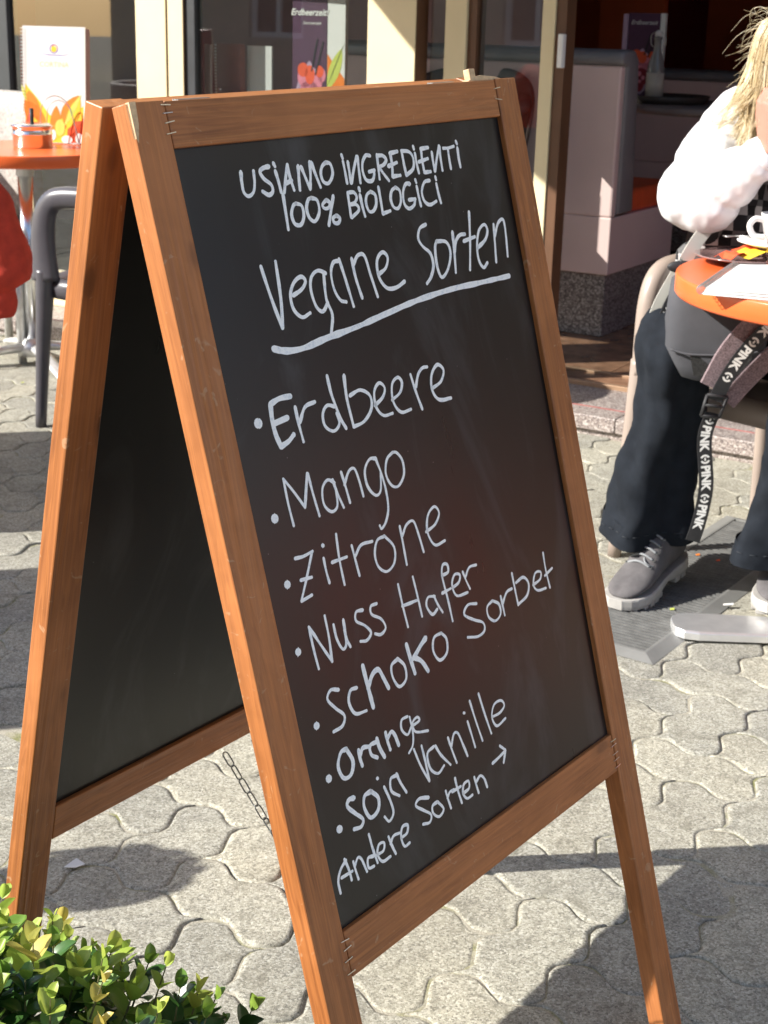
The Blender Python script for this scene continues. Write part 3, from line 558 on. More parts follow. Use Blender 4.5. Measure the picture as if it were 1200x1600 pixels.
part(MB().box(-0.3455, -0.327, O-0.02, O+0.004, 1.055, 1.155), 'door_handle', m_white, door, bevel=0.003)
part(MB().box(-0.8205, -0.7535, O+0.03, O+0.038, 0.1, 2.2), 'window_pane', m_glass)
# right of the doorway, beyond the frame
for s in (1.30, 2.5, 3.7, 4.95): profile(s, s+0.10, O, O+0.07)
for a, b2 in ((1.40, 2.5), (2.6, 3.7), (3.8, 4.95)):
    part(MB().box(a+0.001, b2-0.001, O+0.004, O+0.06, 0.067, 0.197), 'bottom_rail', m_cream, bevel=0.002); pane(a+0.001, b2-0.001, 0.198, H1)
part(MB().box(-4.4, 5.05, O+0.0, O+0.09, H1+0.001, 2.75), 'fascia', m_cream)
part(MB().box(-4.6, 5.2, O-0.02, O+0.3, 2.751, 6.5), 'upper_wall', simple('ochre_render', (0.45, 0.36, 0.24), 0.9, var=0.1, vscale=2))
part(MB().box(-4.6, -4.401, O, 7.2, 0.059, 2.75), 'side_wall', m_redwall)
part(MB().box(5.051, 5.2, O, 7.2, 0.059, 2.75), 'side_wall', m_redwall)
part(MB().box(-4.4, 5.05, 6.0, 6.15, 0.059, 2.75), 'rear_wall', m_redwall)
part(MB().box(-4.4, 5.05, O+0.301, 6.0, 2.70, 2.75), 'ceiling', m_darkceil)
part(MB().box(-1.7, -1.15, 5.4, 5.45, 0.06, 2.0), 'wall_panel', m_rust)
part(MB().box(-1.62, -1.27, 3.55, 3.6, 0.95, 2.2), 'wall_panel', m_rust)
part(MB().box(-2.4, -1.85, 4.6, 4.65, 0.06, 2.3), 'wall_panel', m_rust)
part(MB().box(-0.90, -0.35, 4.4, 4.46, 0.06, 1.22), 'wall_panel', m_darkceil)
# ---- benches inside
def bench(name, x1, y0, wid, dep, zt, label):
    b_ = empty(name, label=label, cat='bench', group='booth benches inside the cafe'); b_.parent = None
    Mw = Matrix.Translation((FX, FY, 0)) @ Matrix.Rotation(YAW, 4, 'Z') @ Matrix.Translation((x1, y0, 0))
    b_.matrix_world = Mw
    k = 1 if zt < 1.5 else 1
    MB().box(-wid, 0, 0, dep, 0.068, 0.30).build('plinth', m_plinth, b_, bevel=0.004)
    # side shell: back board face plus seat base
    MB().box(-wid-0.004, 0.012, -0.012, dep+0.01, 0.302, 0.512).build('base_panel', m_panelpink, b_, bevel=0.004)
    MB().box(-wid-0.004, 0.012, -0.012, 0.030, 0.5125, zt-0.03).build('back_panel', m_panelpink, b_, bevel=0.008)
    pb = MB()
    prof = [(0.031, 0.52), (0.031, zt-0.032), (-0.016, zt-0.028), (-0.03, zt-0.012), (-0.022, zt+0.014), (0.02, zt+0.026), (0.09, zt+0.022), (0.125, zt-0.01), (0.135, zt-0.08), (0.15, 0.75), (0.17, 0.52)]
    rings = [[(x, y, z) for y, z in prof] for x in (-wid-0.01, -0.02, 0.022)]
    pb.loft(rings); pb.build('backrest_pad', m_pad, b_, bevel=0.012, smooth=True)
    MB().box(-wid, 0.008, 0.172, dep+0.03, 0.5125, 0.60).build('seat_cushion', m_seat, b_, bevel=0.02, seg=4)
    return b_
bench('booth_bench', -0.465, 1.10, 1.30, 0.62, 1.075, 'pale mauve booth bench just inside the doorway, its orange seat facing inwards')
b2_ = bench('booth_bench', -0.45, 3.4, 1.3, 0.60, 0.95, 'farther booth bench in the dark behind the small inside table')
m_mauvewall = simple('mauve_brown_wall', (0.30, 0.19, 0.185), 0.7, var=0.2, vscale=2)
part(MB().box(-4.4, -1.25, 2.30, 2.36, 0.059, 2.69), 'partition_wall', m_mauvewall)
bl_ = part(MB().box(-1.77, -1.03, O+0.062, O+0.064, 1.27, H1-0.01), 'added_shade_blind', simple('beige_blind', (0.5, 0.44, 0.36), 0.9))  # unseen blind added to keep the sun off the booth
bl_ = part(MB().box(-2.67, -2.04, O+0.062, O+0.064, 1.45, H1-0.01), 'added_shade_blind', bl_.data.materials[0])  # matching unseen blind added over the next window to shade the room
def cafe_pt(s, o, z): return Vector((FX, FY, 0)) + Vector((0.85881739, -0.51228185, 0))*s + Vector((0.51228185, 0.85881739, 0))*o + Vector((0, 0, z))

# ------------------------------------------------------------------ chairs
def make_chair(mat, label, loc, rz, group, wide=1.0):
    c = empty('armchair', loc, rz, label, 'chair', group)
    rr = []
    for sx in (-1, 1):
        # front leg
        mb = MB(); P = spline([(sx*0.262, -0.262, 0), (sx*0.252, -0.25, 0.22), (sx*0.245, -0.238, 0.40), (sx*0.242, -0.234, 0.47)], 5)
        mb.tube(P, lerps([0.0165, 0.019, 0.023, 0.025], len(P)), 12, lerps([0.0165, 0.021, 0.027, 0.030], len(P))); mb.build('leg', mat, c, smooth=True)
        mb = MB(); P = spline([(sx*0.235, 0.262, 0), (sx*0.222, 0.238, 0.22), (sx*0.215, 0.215, 0.43)], 5)
        mb.tube(P, lerps([0.016, 0.019, 0.024], len(P)), 12, lerps([0.016, 0.021, 0.028], len(P))); mb.build('leg', mat, c, smooth=True)
        # loop arm
        mb = MB(); P = spline([(sx*0.243, -0.234, 0.44), (sx*0.244, -0.236, 0.52), (sx*0.245, -0.232, 0.60), (sx*0.246, -0.212, 0.655), (sx*0.248, -0.165, 0.680), (sx*0.250, -0.06, 0.684), (sx*0.245, 0.06, 0.688), (sx*0.225, 0.16, 0.700), (sx*0.19, 0.235, 0.715)], 6)
        mb.tube(P, 0.0235, 12, [q*wide for q in lerps([0.028, 0.024, 0.022, 0.020, 0.019, 0.019, 0.019, 0.019, 0.02], len(P))], up=(0, 1, 0)); mb.build('arm', mat, c, smooth=True)
    # seat with rounded apron
    mb = MB(); rings = []
    def seat_ring(sx, sy, z, dip=0):
        out = []
        for k in range(32):
            a = 2*PI*k/32; ca_, sn = math.cos(a), math.sin(a)
            x = math.copysign(abs(ca_)**0.35, ca_)*sx; y = math.copysign(abs(sn)**0.35, sn)*sy
            out.append((x*(1.0 if y < 0 else 0.93), y-0.005, z-dip*(1-abs(x/0.3))))
        return out
    mb.loft([seat_ring(0.238, 0.236, 0.385), seat_ring(0.256, 0.252, 0.388), seat_ring(0.260, 0.256, 0.42), seat_ring(0.252, 0.25, 0.447), seat_ring(0.225, 0.222, 0.440), seat_ring(0.12, 0.12, 0.430)])
    mb.build('seat', mat, c, smooth=True, bevel=0)
    # curved backrest
    mb = MB(); rings = []
    for i in range(19):
        a = math.radians(-76+152*i/18); t = abs(a)/math.radians(76)
        top = 0.80-0.115*t**2.4; bot = 0.455+0.02*t
        r0, r1 = 0.236, 0.255; cx, cy = math.sin(a)*0.248, math.cos(a)*0.235+0.02
        nx, ny = math.sin(a), math.cos(a); ring = []
        for z, off in ((bot, 0), (bot+0.1, 0.012), (0.62, 0.022), (top-0.02, 0.03), (top, 0.034)): ring.append((cx+nx*(off), cy+ny*off, z))
        for z, off in ((top, 0.044), (top-0.02, 0.046), (0.62, 0.036), (bot+0.1, 0.026), (bot, 0.014)): ring.append((cx+nx*off, cy+ny*off, z))
        rings.append(ring)
    mb.loft(rings); mb.build('backrest', mat, c, smooth=True, subd=1)
    return c
def chair_pos(leg, rz):
    """place so that the right-hand front leg (x -0.262, y -0.262) stands on the point"""
    R_ = Matrix.Rotation(rz, 3, 'Z'); v = R_ @ Vector((-0.262, -0.262, 0)); return (leg[0]-v.x, leg[1]-v.y, 0)
rz1 = math.radians(-48)
chair1 = make_chair(m_taupe, 'taupe plastic armchair that the blond person sits on', chair_pos((0.545, 3.345), rz1), rz1, 'plastic armchairs')
rz2 = math.radians(-118)
def ch2(leg, lx, ly, rz):
    v = Matrix.Rotation(rz, 3, 'Z') @ Vector((lx, ly, 0)); return (leg[0]-v.x, leg[1]-v.y, 0)
chair2 = make_chair(m_navy, 'charcoal plastic armchair standing under the left orange table', ch2((-1.035, 4.36), 0.262, -0.262, math.radians(-112)), math.radians(-112), 'plastic armchairs', 1.7)
chair3 = make_chair(m_navy, 'charcoal plastic armchair with the red fleece over its back, at the left edge', (-1.45, 3.72, 0), math.radians(95), 'plastic armchairs')
chair5 = make_chair(simple('dark_brown_plastic', (0.055, 0.035, 0.03), 0.35), 'dark brown plastic armchair inside behind the door glass', cafe_pt(-1.00, 0.78, 0.068), math.radians(-30), 'plastic armchairs'); chair5.scale = (1.1, 1.1, 1.2)
# wicker chair at the far left
wc = empty('wicker_chair', (-1.57, 5.33, 0), math.radians(20), 'grey woven wicker chair half visible at the far left behind the orange table', 'chair')
mb = MB(); rings = []
for i in range(15):
    a = math.radians(-80+160*i/14); cx, cy = math.sin(a)*0.26, math.cos(a)*0.24; nx, ny = math.sin(a), math.cos(a)
    rings.append([(cx+nx*o_, cy+ny*o_, z) for z, o_ in ((0.45, 0), (0.9, 0.05), (0.91, 0.07), (0.90, 0.09), (0.45, 0.03))])
mb.loft(rings); mb.build('backrest', m_wicker, wc, smooth=True, subd=1)
MB().box(-0.25, 0.25, -0.25, 0.22, 0.40, 0.45).build('seat', m_wicker, wc, bevel=0.02)
for sx in (-1, 1):
    for y in (-0.22, 0.2): MB().tube([(sx*0.22, y, 0), (sx*0.22, y, 0.41)], 0.016, 10).build('leg', m_alu, wc, smooth=True)

# ------------------------------------------------------------------ tables
def make_table(loc, r, label, rz=0.0, armlen=0.36, plinth='star', zt=0.74):
    t = empty('bistro_table', loc, rz, label, 'table', 'orange bistro tables')
    th = 0.042
    mb = MB(); mb.lathe([(0.0, zt), (r-0.004, zt), (r-0.001, zt-0.0015), (r, zt-0.004), (r, zt-th+0.006), (r-0.004, zt-th+0.001), (r-0.02, zt-th), (0.0, zt-th)], 96)
    mb.build('table_top', m_orange, t, smooth=True, bevel=0.0)
    for p in t.children[0].data.polygons: p.use_smooth = abs(p.normal.z) < 0.9
    MB().lathe([(0.0, zt-th-0.001), (0.11, zt-th-0.001), (0.11, zt-th-0.010), (0.03, zt-th-0.014), (0.03, zt-th-0.05), (0, zt-th-0.05)], 24).build('bracket', m_alu, t, smooth=True)
    MB().lathe([(0.0, zt-th-0.03), (0.026, zt-th-0.03), (0.026, 0.07), (0, 0.07)], 24).build('column', m_chrome, t, smooth=True)
    MB().lathe([(0.0, 0.09), (0.034, 0.09), (0.05, 0.06), (0.055, 0.03), (0, 0.03)], 24).build('hub', m_alu, t, smooth=True)
    for k in range(4):
        a = k*PI/2
        if plinth == 'star':
            mb = MB(); P = [Vector((math.cos(a)*d, math.sin(a)*d, z)) for d, z in ((0.04, 0.058), (0.15, 0.048), (0.26, 0.028), (armlen-0.02, 0.014), (armlen, 0.010))]
            mb.tube(P, [0.026, 0.024, 0.023, 0.020, 0.012], 10, [0.018, 0.014, 0.012, 0.010, 0.006]); mb.build('foot', m_alu, t, smooth=True)
        else:
            mb = MB(); M_ = Matrix.Rotation(a, 4, 'Z'); out = []
            for x, w in ((0.03, 0.050), (0.12, 0.052), (armlen-0.05, 0.056), (armlen-0.02, 0.050), (armlen-0.004, 0.034), (armlen, 0.018)):
                out.append([M_ @ Vector((x, y, z)) for y, z in ((-w, 0.006), (-w, 0.021), (-w*0.9, 0.0245), (w*0.9, 0.0245), (w, 0.021), (w, 0.006))])
            mb.loft(out); mb.build('foot', m_foot, t, bevel=0.0012)
    return t
table1 = make_table((0.935, 2.87, 0), 0.385, 'orange round table on the right with cup, plate and notebook', math.radians(-3), 0.335, 'flat')
table2 = make_table((-1.25, 5.21, 0), 0.315, 'orange round table on the left with menu and ashtray', math.radians(30), 0.34, 'star')
table3 = make_table((-1.87, 2.47, 0), 0.40, 'orange round table added out of view to the left to shade the paving', math.radians(10), 0.34, 'star')  # unseen table added to cast the wide shadow band on the left
table4 = make_table((-2.08, 3.56, 0), 0.46, 'orange table added out of view to the left, there for its shadow on the paving', math.radians(10), 0.34, 'star')  # unseen table added and sized to darken the paving farther back
# ---- left table: ashtray, menu, wire holder
ash = empty('ashtray', (-1.225, 5.24, 0.74), 0, 'round chrome ashtray with push knob on the left orange table', 'ashtray')
MB().lathe([(0, 0), (0.064, 0), (0.066, 0.003), (0.066, 0.042), (0.069, 0.044), (0.069, 0.047), (0.065, 0.048), (0.066, 0.068), (0.071, 0.070), (0.071, 0.074), (0.055, 0.080), (0.0, 0.076)], 40).build('bowl', m_chrome, ash, smooth=True, bevel=0)
MB().lathe([(0, 0.06), (0.007, 0.06), (0.007, 0.128), (0.0, 0.129)], 16).build('knob', m_black, ash, smooth=True)
menu = empty('menu_stand', (-1.185, 5.40, 0.74), math.radians(-9), 'white spiral-bound menu with oranges printed on it, standing on the left table', 'menu')
mw, mh = 0.226, 0.392
tiltm = Matrix.Rotation(math.radians(-5), 4, 'X')
mb = MB(); mb.box(-mw/2, mw/2, -0.002, 0.004, 0.002, mh, tiltm); mb.build('cover', m_paper, menu)
mb = MB(); mb.box(-mw/2, mw/2, 0.006, 0.045, 0.002, mh-0.004, tiltm); mb.build('pages', simple('maroon_card', (0.22, 0.09, 0.11), 0.6), menu, bevel=0.001)
mb = MB()
for k in range(34):
    z = 0.008+k*(mh-0.016)/33; P = [tiltm @ Vector((-mw/2+0.002+0.006*math.cos(a)-0.003, 0.0+0.009*math.sin(a), z)) for a in (2*PI*j/10 for j in range(11))]
    mb.tube(P, 0.0009, 4)
mb.build('spiral_binding', m_white, menu)
def flat_print(name, parent, items, y, T=None, label=None, extra=None):
    """items: (material, [polygons in x,z]); printed on a face at depth y"""
    for q, (mt, polys) in enumerate(items):
        mb = MB()
        for po in polys:
            vs = [Vector((x, y-0.0002*q, z)) for x, z in po]
            if T: vs = [T @ v for v in vs]
            mb.add(vs, [tuple(range(len(po)))])
        o = mb.build(name, mt, parent, label=label)
def petal(cx, cz, ang, l, w, n=8):
    out = []
    for k in range(2*n):
        t = k/n if k < n else 2-k/n
        s_ = 1 if k < n else -1
        x = t*l; y = s_*w*math.sin(PI*t)**0.8
        out.append((cx+x*math.cos(ang)-y*math.sin(ang), cz+x*math.sin(ang)+y*math.cos(ang)))
    return out
def disc(cx, cz, rx, rz_, n=20): return [(cx+rx*math.cos(2*PI*k/n), cz+rz_*math.sin(2*PI*k/n)) for k in range(n)]
def ink(name, c, r=0.5): return simple(name, c, r, var=0.08, vscale=40)
i_or, i_ye, i_re, i_li = ink('orange_ink', (0.85, 0.22, 0.02)), ink('yellow_ink', (0.85, 0.58, 0.04)), ink('warm_red_ink', (0.78, 0.10, 0.03)), ink('lime_ink', (0.55, 0.62, 0.12))
i_ol, i_bl, i_wh, i_pk, i_pu, i_dk = ink('olive_ink', (0.10, 0.13, 0.03)), ink('blue_ink', (0.10, 0.10, 0.45)), ink('white_ink', (0.8, 0.8, 0.78)), ink('pink_ink', (0.70, 0.22, 0.30)), ink('plum_ink', (0.075, 0.025, 0.065)), ink('dark_red_ink', (0.25, 0.012, 0.03))
i_mauve = ink('mauve_ink', (0.42, 0.30, 0.42))
flat_print('fruit_print', menu, [
    (i_ye, [[(-0.106, 0.004), (0.106, 0.004), (0.106, 0.13), (0.06, 0.10), (0.02, 0.07), (-0.02, 0.10), (-0.06, 0.15), (-0.106, 0.20)]]),
    (i_or, [petal(-0.07, 0.05, 1.75, 0.13, 0.030), petal(-0.03, 0.03, 2.1, 0.13, 0.026), petal(0.03, 0.05, 1.1, 0.13, 0.034), petal(0.0, 0.02, 1.5, 0.11, 0.02)]),
    (i_re, [petal(0.05, 0.01, 0.9, 0.09, 0.03), petal(-0.10, 0.01, 1.45, 0.10, 0.014), [(0.04, 0.004), (0.106, 0.004), (0.106, 0.09), (0.075, 0.05)]]),
    (i_ye, [petal(0.045, 0.05, 1.15, 0.12, 0.020), petal(-0.055, 0.015, 1.9, 0.08, 0.016), petal(0.01, 0.02, 1.3, 0.07, 0.014)]),
    (i_li, [petal(0.035, 0.06, 1.05, 0.125, 0.009), disc(0.02, 0.055, 0.018, 0.028), petal(-0.10, 0.14, 1.9, 0.06, 0.006)]),
    (i_wh, [disc(0.045, 0.015, 0.02, 0.014), disc(0.09, 0.02, 0.014, 0.018), disc(-0.005, 0.03, 0.010, 0.018)]),
    ], -0.0022, tiltm)
def ring_poly(cx, cz, r0, r1, n=24, sx=1.0):
    return [[(cx+r*math.cos(a)*sx, cz+r*math.sin(a)) for r, a in ((r0, 2*PI*k/n), (r1, 2*PI*k/n), (r1, 2*PI*(k+1)/n), (r0, 2*PI*(k+1)/n))] for k in range(n)]
flat_print('logo', menu, [(i_bl, ring_poly(0.0, 0.318, 0.0125, 0.0155)+[[(-0.06, 0.304), (-0.02, 0.299), (0.03, 0.298), (0.065, 0.303), (0.03, 0.2955), (-0.02, 0.2965)]]), (i_ye, [disc(0.0, 0.317, 0.010, 0.010)]), (i_or, ring_poly(0.0025, 0.319, 0.0105, 0.0125)[:10])], -0.0022, tiltm)
def print_text(txt, parent, size, at, mat, T=None, y=-0.0024, shear=0.0, bold=0.0, name='lettering'):
    v_, f_ = text_polys(txt, size, shear, bold); w = max(x for x, _ in v_)-min(x for x, _ in v_)
    vs = [Vector((at[0]-w/2+x, y, at[1]+z)) for x, z in v_]
    if T: vs = [T @ v for v in vs]
    return MB().add(vs, f_).build(name, mat, parent)
print_text('CORTINA', menu, 0.024, (0.0, 0.258), ink('pale_olive_ink', (0.62, 0.60, 0.30)), tiltm)
# wire menu holder
hold = empty('wire_holder', (-1.165, 5.345, 0.74), math.radians(6), 'thin bent wire holder arching in front of the white menu', 'wire holder')
P = spline([(-0.055, 0, 0.002), (-0.052, 0, 0.10), (-0.04, 0, 0.145), (0, 0, 0.165), (0.04, 0, 0.14), (0.06, 0, 0.08), (0.075, 0, 0.002)], 8)
MB().tube(P, 0.0016, 8).build('wire', m_zinc, hold, smooth=True)
P2_ = [Vector((p.x*0.82+0.008, p.y+0.03, p.z*0.9)) for p in P]; MB().tube(P2_, 0.0014, 8).build('wire', m_zinc, hold, smooth=True)
MB().tube([(-0.055, 0, 0.003), (-0.037, 0.03, 0.003), (0.069, 0.03, 0.003), (0.075, 0, 0.003)], 0.0016, 6).build('wire', m_zinc, hold, smooth=True)

# ---- inside: window table with upright menus, doorway table with bottle and menu
def cafe_empty(name, s, o, z, rz, label, cat, group=None):
    return empty(name, cafe_pt(s, o, z), YAW+rz, label, cat, group)
wt = cafe_empty('window_table', -1.55, 0.60, 0.068, 0, 'grey table inside, right behind the left window glass', 'table')
MB().box(-0.62, 0.54, -0.18, 0.30, 0.685, 0.715).build('table_top', simple('grey_laminate', (0.33, 0.31, 0.32), 0.4), wt, bevel=0.008)
for x in (-0.5, 0.33): MB().tube([(x, 0.06, 0), (x, 0.06, 0.684)], 0.025, 12).build('leg', m_alu, wt, smooth=True)
def booklet(s, o, w, h, rz, label, bg_, dp=0.02, z=0.784):
    b_ = cafe_empty('menu_card', s, o, z, rz, label, 'menu', 'menu cards inside the cafe')
    MB().box(-w/2, w/2, 0, dp, 0, h).build('cover', bg_, b_, bevel=0.0008); return b_
def sundae(b_, w, h, y=-0.0006):
    flat_print('sundae_print', b_, [
        (i_mauve, [petal(0, h*0.02, PI/2, h*0.62, w*0.40)]),
        (i_pk, [disc(-w*0.12, h*0.50, w*0.22, h*0.09), disc(w*0.18, h*0.46, w*0.2, h*0.09), disc(0.0, h*0.40, w*0.26, h*0.07), disc(w*0.36, h*0.52, w*0.12, h*0.06)]),
        (i_re, [disc(-w*0.18, h*0.56, w*0.16, h*0.06), disc(w*0.02, h*0.52, w*0.14, h*0.08), disc(w*0.3, h*0.55, w*0.12, h*0.05)]),
        (i_dk, [disc(0.0, h*0.28, w*0.24, h*0.10), disc(-w*0.02, h*0.16, w*0.14, h*0.10), disc(w*0.02, h*0.22, w*0.2, h*0.08)]),
        (i_pk, [disc(-w*0.05, h*0.30, w*0.07, h*0.035), disc(w*0.08, h*0.25, w*0.06, h*0.03), disc(-w*0.02, h*0.20, w*0.05, h*0.025)]),
        (ink('black_ink', (0.012, 0.012, 0.015)), [[(w*0.05, h*0.55), (w*0.09, h*0.55), (w*0.25, h*0.82), (w*0.21, h*0.82)], [(w*0.16, h*0.52), (w*0.20, h*0.52), (w*0.42, h*0.80), (w*0.38, h*0.80)]]),
        ], y)
c1 = booklet(-1.345, 0.435, 0.140, 0.475, 0.04, 'tall plum menu card with a strawberry sundae, standing behind the window', i_pu)
sundae(c1, 0.140, 0.40); print_text('Erdbeerzeit!', c1, 0.030, (0.0, 0.405), i_wh, None, -0.002, 0.3, 0.0006); print_text('Sommerzeit', c1, 0.015, (0.01, 0.375), i_wh, None, -0.002, 0.3)
c2 = booklet(-1.238, 0.440, 0.070, 0.475, 0.06, 'pale menu card with lemon and orange print beside the plum card', m_paper)
flat_print('fruit_print', c2, [(i_or, [[(-0.034, 0.0), (0.034, 0.0), (0.034, 0.20), (-0.01, 0.25), (-0.034, 0.28)]]), (i_li, [petal(-0.032, 0.16, 1.2, 0.15, 0.022)]), (i_ol, [petal(-0.034, 0.17, 1.15, 0.165, 0.002)]), (i_re, [[(-0.03, 0.0), (0.034, 0.0), (0.034, 0.14)]])], -0.0006)
c3 = booklet(-1.745, 0.50, 0.16, 0.30, -0.35, 'spiral-bound menu with faded red cover, left in the window', ink('faded_rose_ink', (0.34, 0.14, 0.12)))
mb = MB()
for k in range(26): mb.box(-0.086, -0.078, -0.003, 0.02, 0.01+k*0.0112, 0.015+k*0.0112)
mb.build('spiral_binding', m_white, c3)
c4 = booklet(-1.62, 0.52, 0.10, 0.295, 0.15, 'plain white menu standing open beside the faded red one', m_paper, 0.012)
c5 = booklet(-1.81, 0.46, 0.03, 0.295, -0.2, 'narrow white edge of a standing menu at the left of the window table', m_paper, 0.012)
mbx_ = cafe_empty('added_sun_block_box', -1.10, 0.60, 0.784, 0.1, 'brown box added on the window table to keep sun off the booth', 'box')  # added here to block the sun patch on the booth panel
MB().box(-0.075, 0.075, -0.05, 0.05, 0, 0.27).build('box_body', m_rust, mbx_, bevel=0.004)
MB().box(-0.065, 0.065, -0.04, 0.04, 0.2702, 0.30).build('box_contents', m_paper, mbx_, bevel=0.003)
nap = cafe_empty('napkin_stack', -1.56, 0.48, 0.784, 0.1, 'white stack of napkins lying on the window table', 'napkins')
for k in range(4): MB().box(-0.15+0.004*k, 0.12-0.006*k, -0.05, 0.05, k*0.009, k*0.009+0.0085).build('napkin', m_paper, nap, bevel=0.002)

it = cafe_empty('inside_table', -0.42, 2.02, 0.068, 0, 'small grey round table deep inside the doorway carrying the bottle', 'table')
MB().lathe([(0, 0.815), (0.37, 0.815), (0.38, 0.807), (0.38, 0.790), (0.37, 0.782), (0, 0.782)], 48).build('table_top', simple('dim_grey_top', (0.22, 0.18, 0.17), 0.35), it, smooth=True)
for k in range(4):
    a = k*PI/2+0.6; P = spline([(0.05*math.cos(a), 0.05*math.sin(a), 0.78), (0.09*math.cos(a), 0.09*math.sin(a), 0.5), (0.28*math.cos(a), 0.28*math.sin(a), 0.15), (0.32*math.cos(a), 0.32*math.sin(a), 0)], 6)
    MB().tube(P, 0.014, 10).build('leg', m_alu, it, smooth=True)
tray = cafe_empty('wicker_tray', -0.62, 1.95, 0.883, 0, 'low brown wicker tray on the inside table', 'tray')
MB().lathe([(0, 0), (0.17, 0), (0.19, 0.03), (0.18, 0.032), (0.16, 0.008), (0, 0.008)], 32).build('tray_body', simple('brown_wicker', (0.06, 0.045, 0.035), 0.5, var=0.5, vscale=120, bmp=1, bscale=150), tray, smooth=True)
bot = cafe_empty('swing_top_bottle', -0.655, 1.93, 0.895, 0, 'clear swing-top bottle half full of milky liquid in the doorway', 'bottle')
MB().lathe([(0, 0), (0.033, 0.0), (0.036, 0.006), (0.036, 0.115), (0.030, 0.15), (0.017, 0.185), (0.0145, 0.205), (0.0145, 0.232), (0.018, 0.236), (0.018, 0.244), (0, 0.246)], 28).build('glass_body', simple('bottle_grey', (0.26, 0.25, 0.24), 0.12), bot, smooth=True)
MB().lathe([(0, 0.004), (0.0368, 0.006), (0.0368, 0.105), (0, 0.108)], 28).build('liquid', simple('milky_liquid', (0.62, 0.55, 0.46), 0.4), bot, smooth=True)
MB().lathe([(0, 0.2462), (0.014, 0.2462), (0.013, 0.262), (0.006, 0.27), (0, 0.27)], 20).build('stopper', m_white, bot, smooth=True)
MB().tube(spline([(-0.016, 0, 0.262), (-0.030, 0, 0.248), (-0.028, 0, 0.215), (-0.017, 0, 0.205)], 5), 0.0016, 6).build('wire_clip', m_steel, bot, smooth=True)
MB().tube(spline([(0.016, 0, 0.262), (0.032, 0, 0.246), (0.033, 0, 0.212), (0.026, 0, 0.205)], 5), 0.0016, 6).build('wire_clip', m_steel, bot, smooth=True)
c6 = booklet(-0.755, 2.02, 0.135, 0.33, 0.05, 'plum sundae menu card standing behind the bottle in the doorway', i_pu, 0.02, 0.90)
sundae(c6, 0.135, 0.30); print_text('Erdbeerzeit', c6, 0.024, (0.0, 0.285), i_wh, None, -0.002, 0.3)
MB().box(-0.090, -0.069, -0.004, 0.02, 0.0, 0.325).build('side_flap', i_mauve, c6, bevel=0.001)
MB().box(0.069, 0.090, -0.004, 0.02, 0.0, 0.33).build('side_flap', i_wh, c6, bevel=0.001)
vase = cafe_empty('wooden_box', -0.775, 1.3, 1.105, 0, 'small tan wooden wedge standing on the grey bench top', 'wooden wedge')
MB().loft([[(-0.010, y, z) for y, z in ((-.01, 0), (.01, 0))]+[(0.010, y, z) for y, z in ((.01, 0), (-.01, 0))], [(-0.018, y, 0.10) for y in (-.01, .01)]+[(0.012, y, 0.10) for y in (.01, -.01)]]).build('wedge', simple('tan_wood', (0.30, 0.20, 0.13), 0.6), vase)
# curved chair back by the inside table
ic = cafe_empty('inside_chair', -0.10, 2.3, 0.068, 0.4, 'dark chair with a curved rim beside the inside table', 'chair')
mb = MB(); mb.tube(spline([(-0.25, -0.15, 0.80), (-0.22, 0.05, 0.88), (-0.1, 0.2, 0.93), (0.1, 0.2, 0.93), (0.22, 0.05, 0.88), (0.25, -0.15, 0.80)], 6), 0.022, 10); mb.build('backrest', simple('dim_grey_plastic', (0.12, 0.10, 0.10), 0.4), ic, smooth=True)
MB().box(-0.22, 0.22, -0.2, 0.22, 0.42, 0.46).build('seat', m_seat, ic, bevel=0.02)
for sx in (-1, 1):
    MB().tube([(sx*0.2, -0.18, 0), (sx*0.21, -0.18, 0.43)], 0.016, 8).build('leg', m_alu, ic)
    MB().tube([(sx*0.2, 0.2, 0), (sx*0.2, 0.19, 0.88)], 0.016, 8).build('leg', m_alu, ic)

# ---- red fleece on the left chair
mb = MB(); rings = []
def fl(q, p): 
    d = noise.noise(q*8)*0.014+abs(noise.noise(q*16))*0.012+noise.noise(q*45)*0.003; n_ = (q-p); n_ = n_.normalized() if n_.length > 1e-6 else Vector((0, 0, 1)); return q+n_*d
P = spline([(-1.34, 3.80, 0.95), (-1.20, 3.80, 0.90), (-1.08, 3.80, 0.78), (-0.99, 3.80, 0.67), (-0.945, 3.80, 0.59), (-0.93, 3.80, 0.565)], 8)
mb.tube(P, lerps([0.07, 0.08, 0.075, 0.065, 0.05, 0.03], len(P)), 28, lerps([0.10, 0.12, 0.12, 0.09, 0.06, 0.035], len(P)), noisef=fl)
P = spline([(-1.24, 3.81, 0.78), (-1.10, 3.81, 0.66), (-1.03, 3.81, 0.58), (-0.985, 3.80, 0.51), (-0.98, 3.80, 0.485)], 8)
mb.tube(P, lerps([0.05, 0.06, 0.05, 0.035, 0.02], len(P)), 24, lerps([0.09, 0.11, 0.085, 0.055, 0.025], len(P)), noisef=fl)
fleece = mb.build('red_fleece', m_coat, None, smooth=True)
fleece.location = (-0.012, 0, -0.045)
rm = fleece.modifiers.new('remesh', 'REMESH'); rm.mode = 'VOXEL'; rm.voxel_size = 0.0045; rm.use_smooth_shade = True
prop(fleece, 'red fleece jacket draped over a chair at the left edge of the picture', 'jacket')

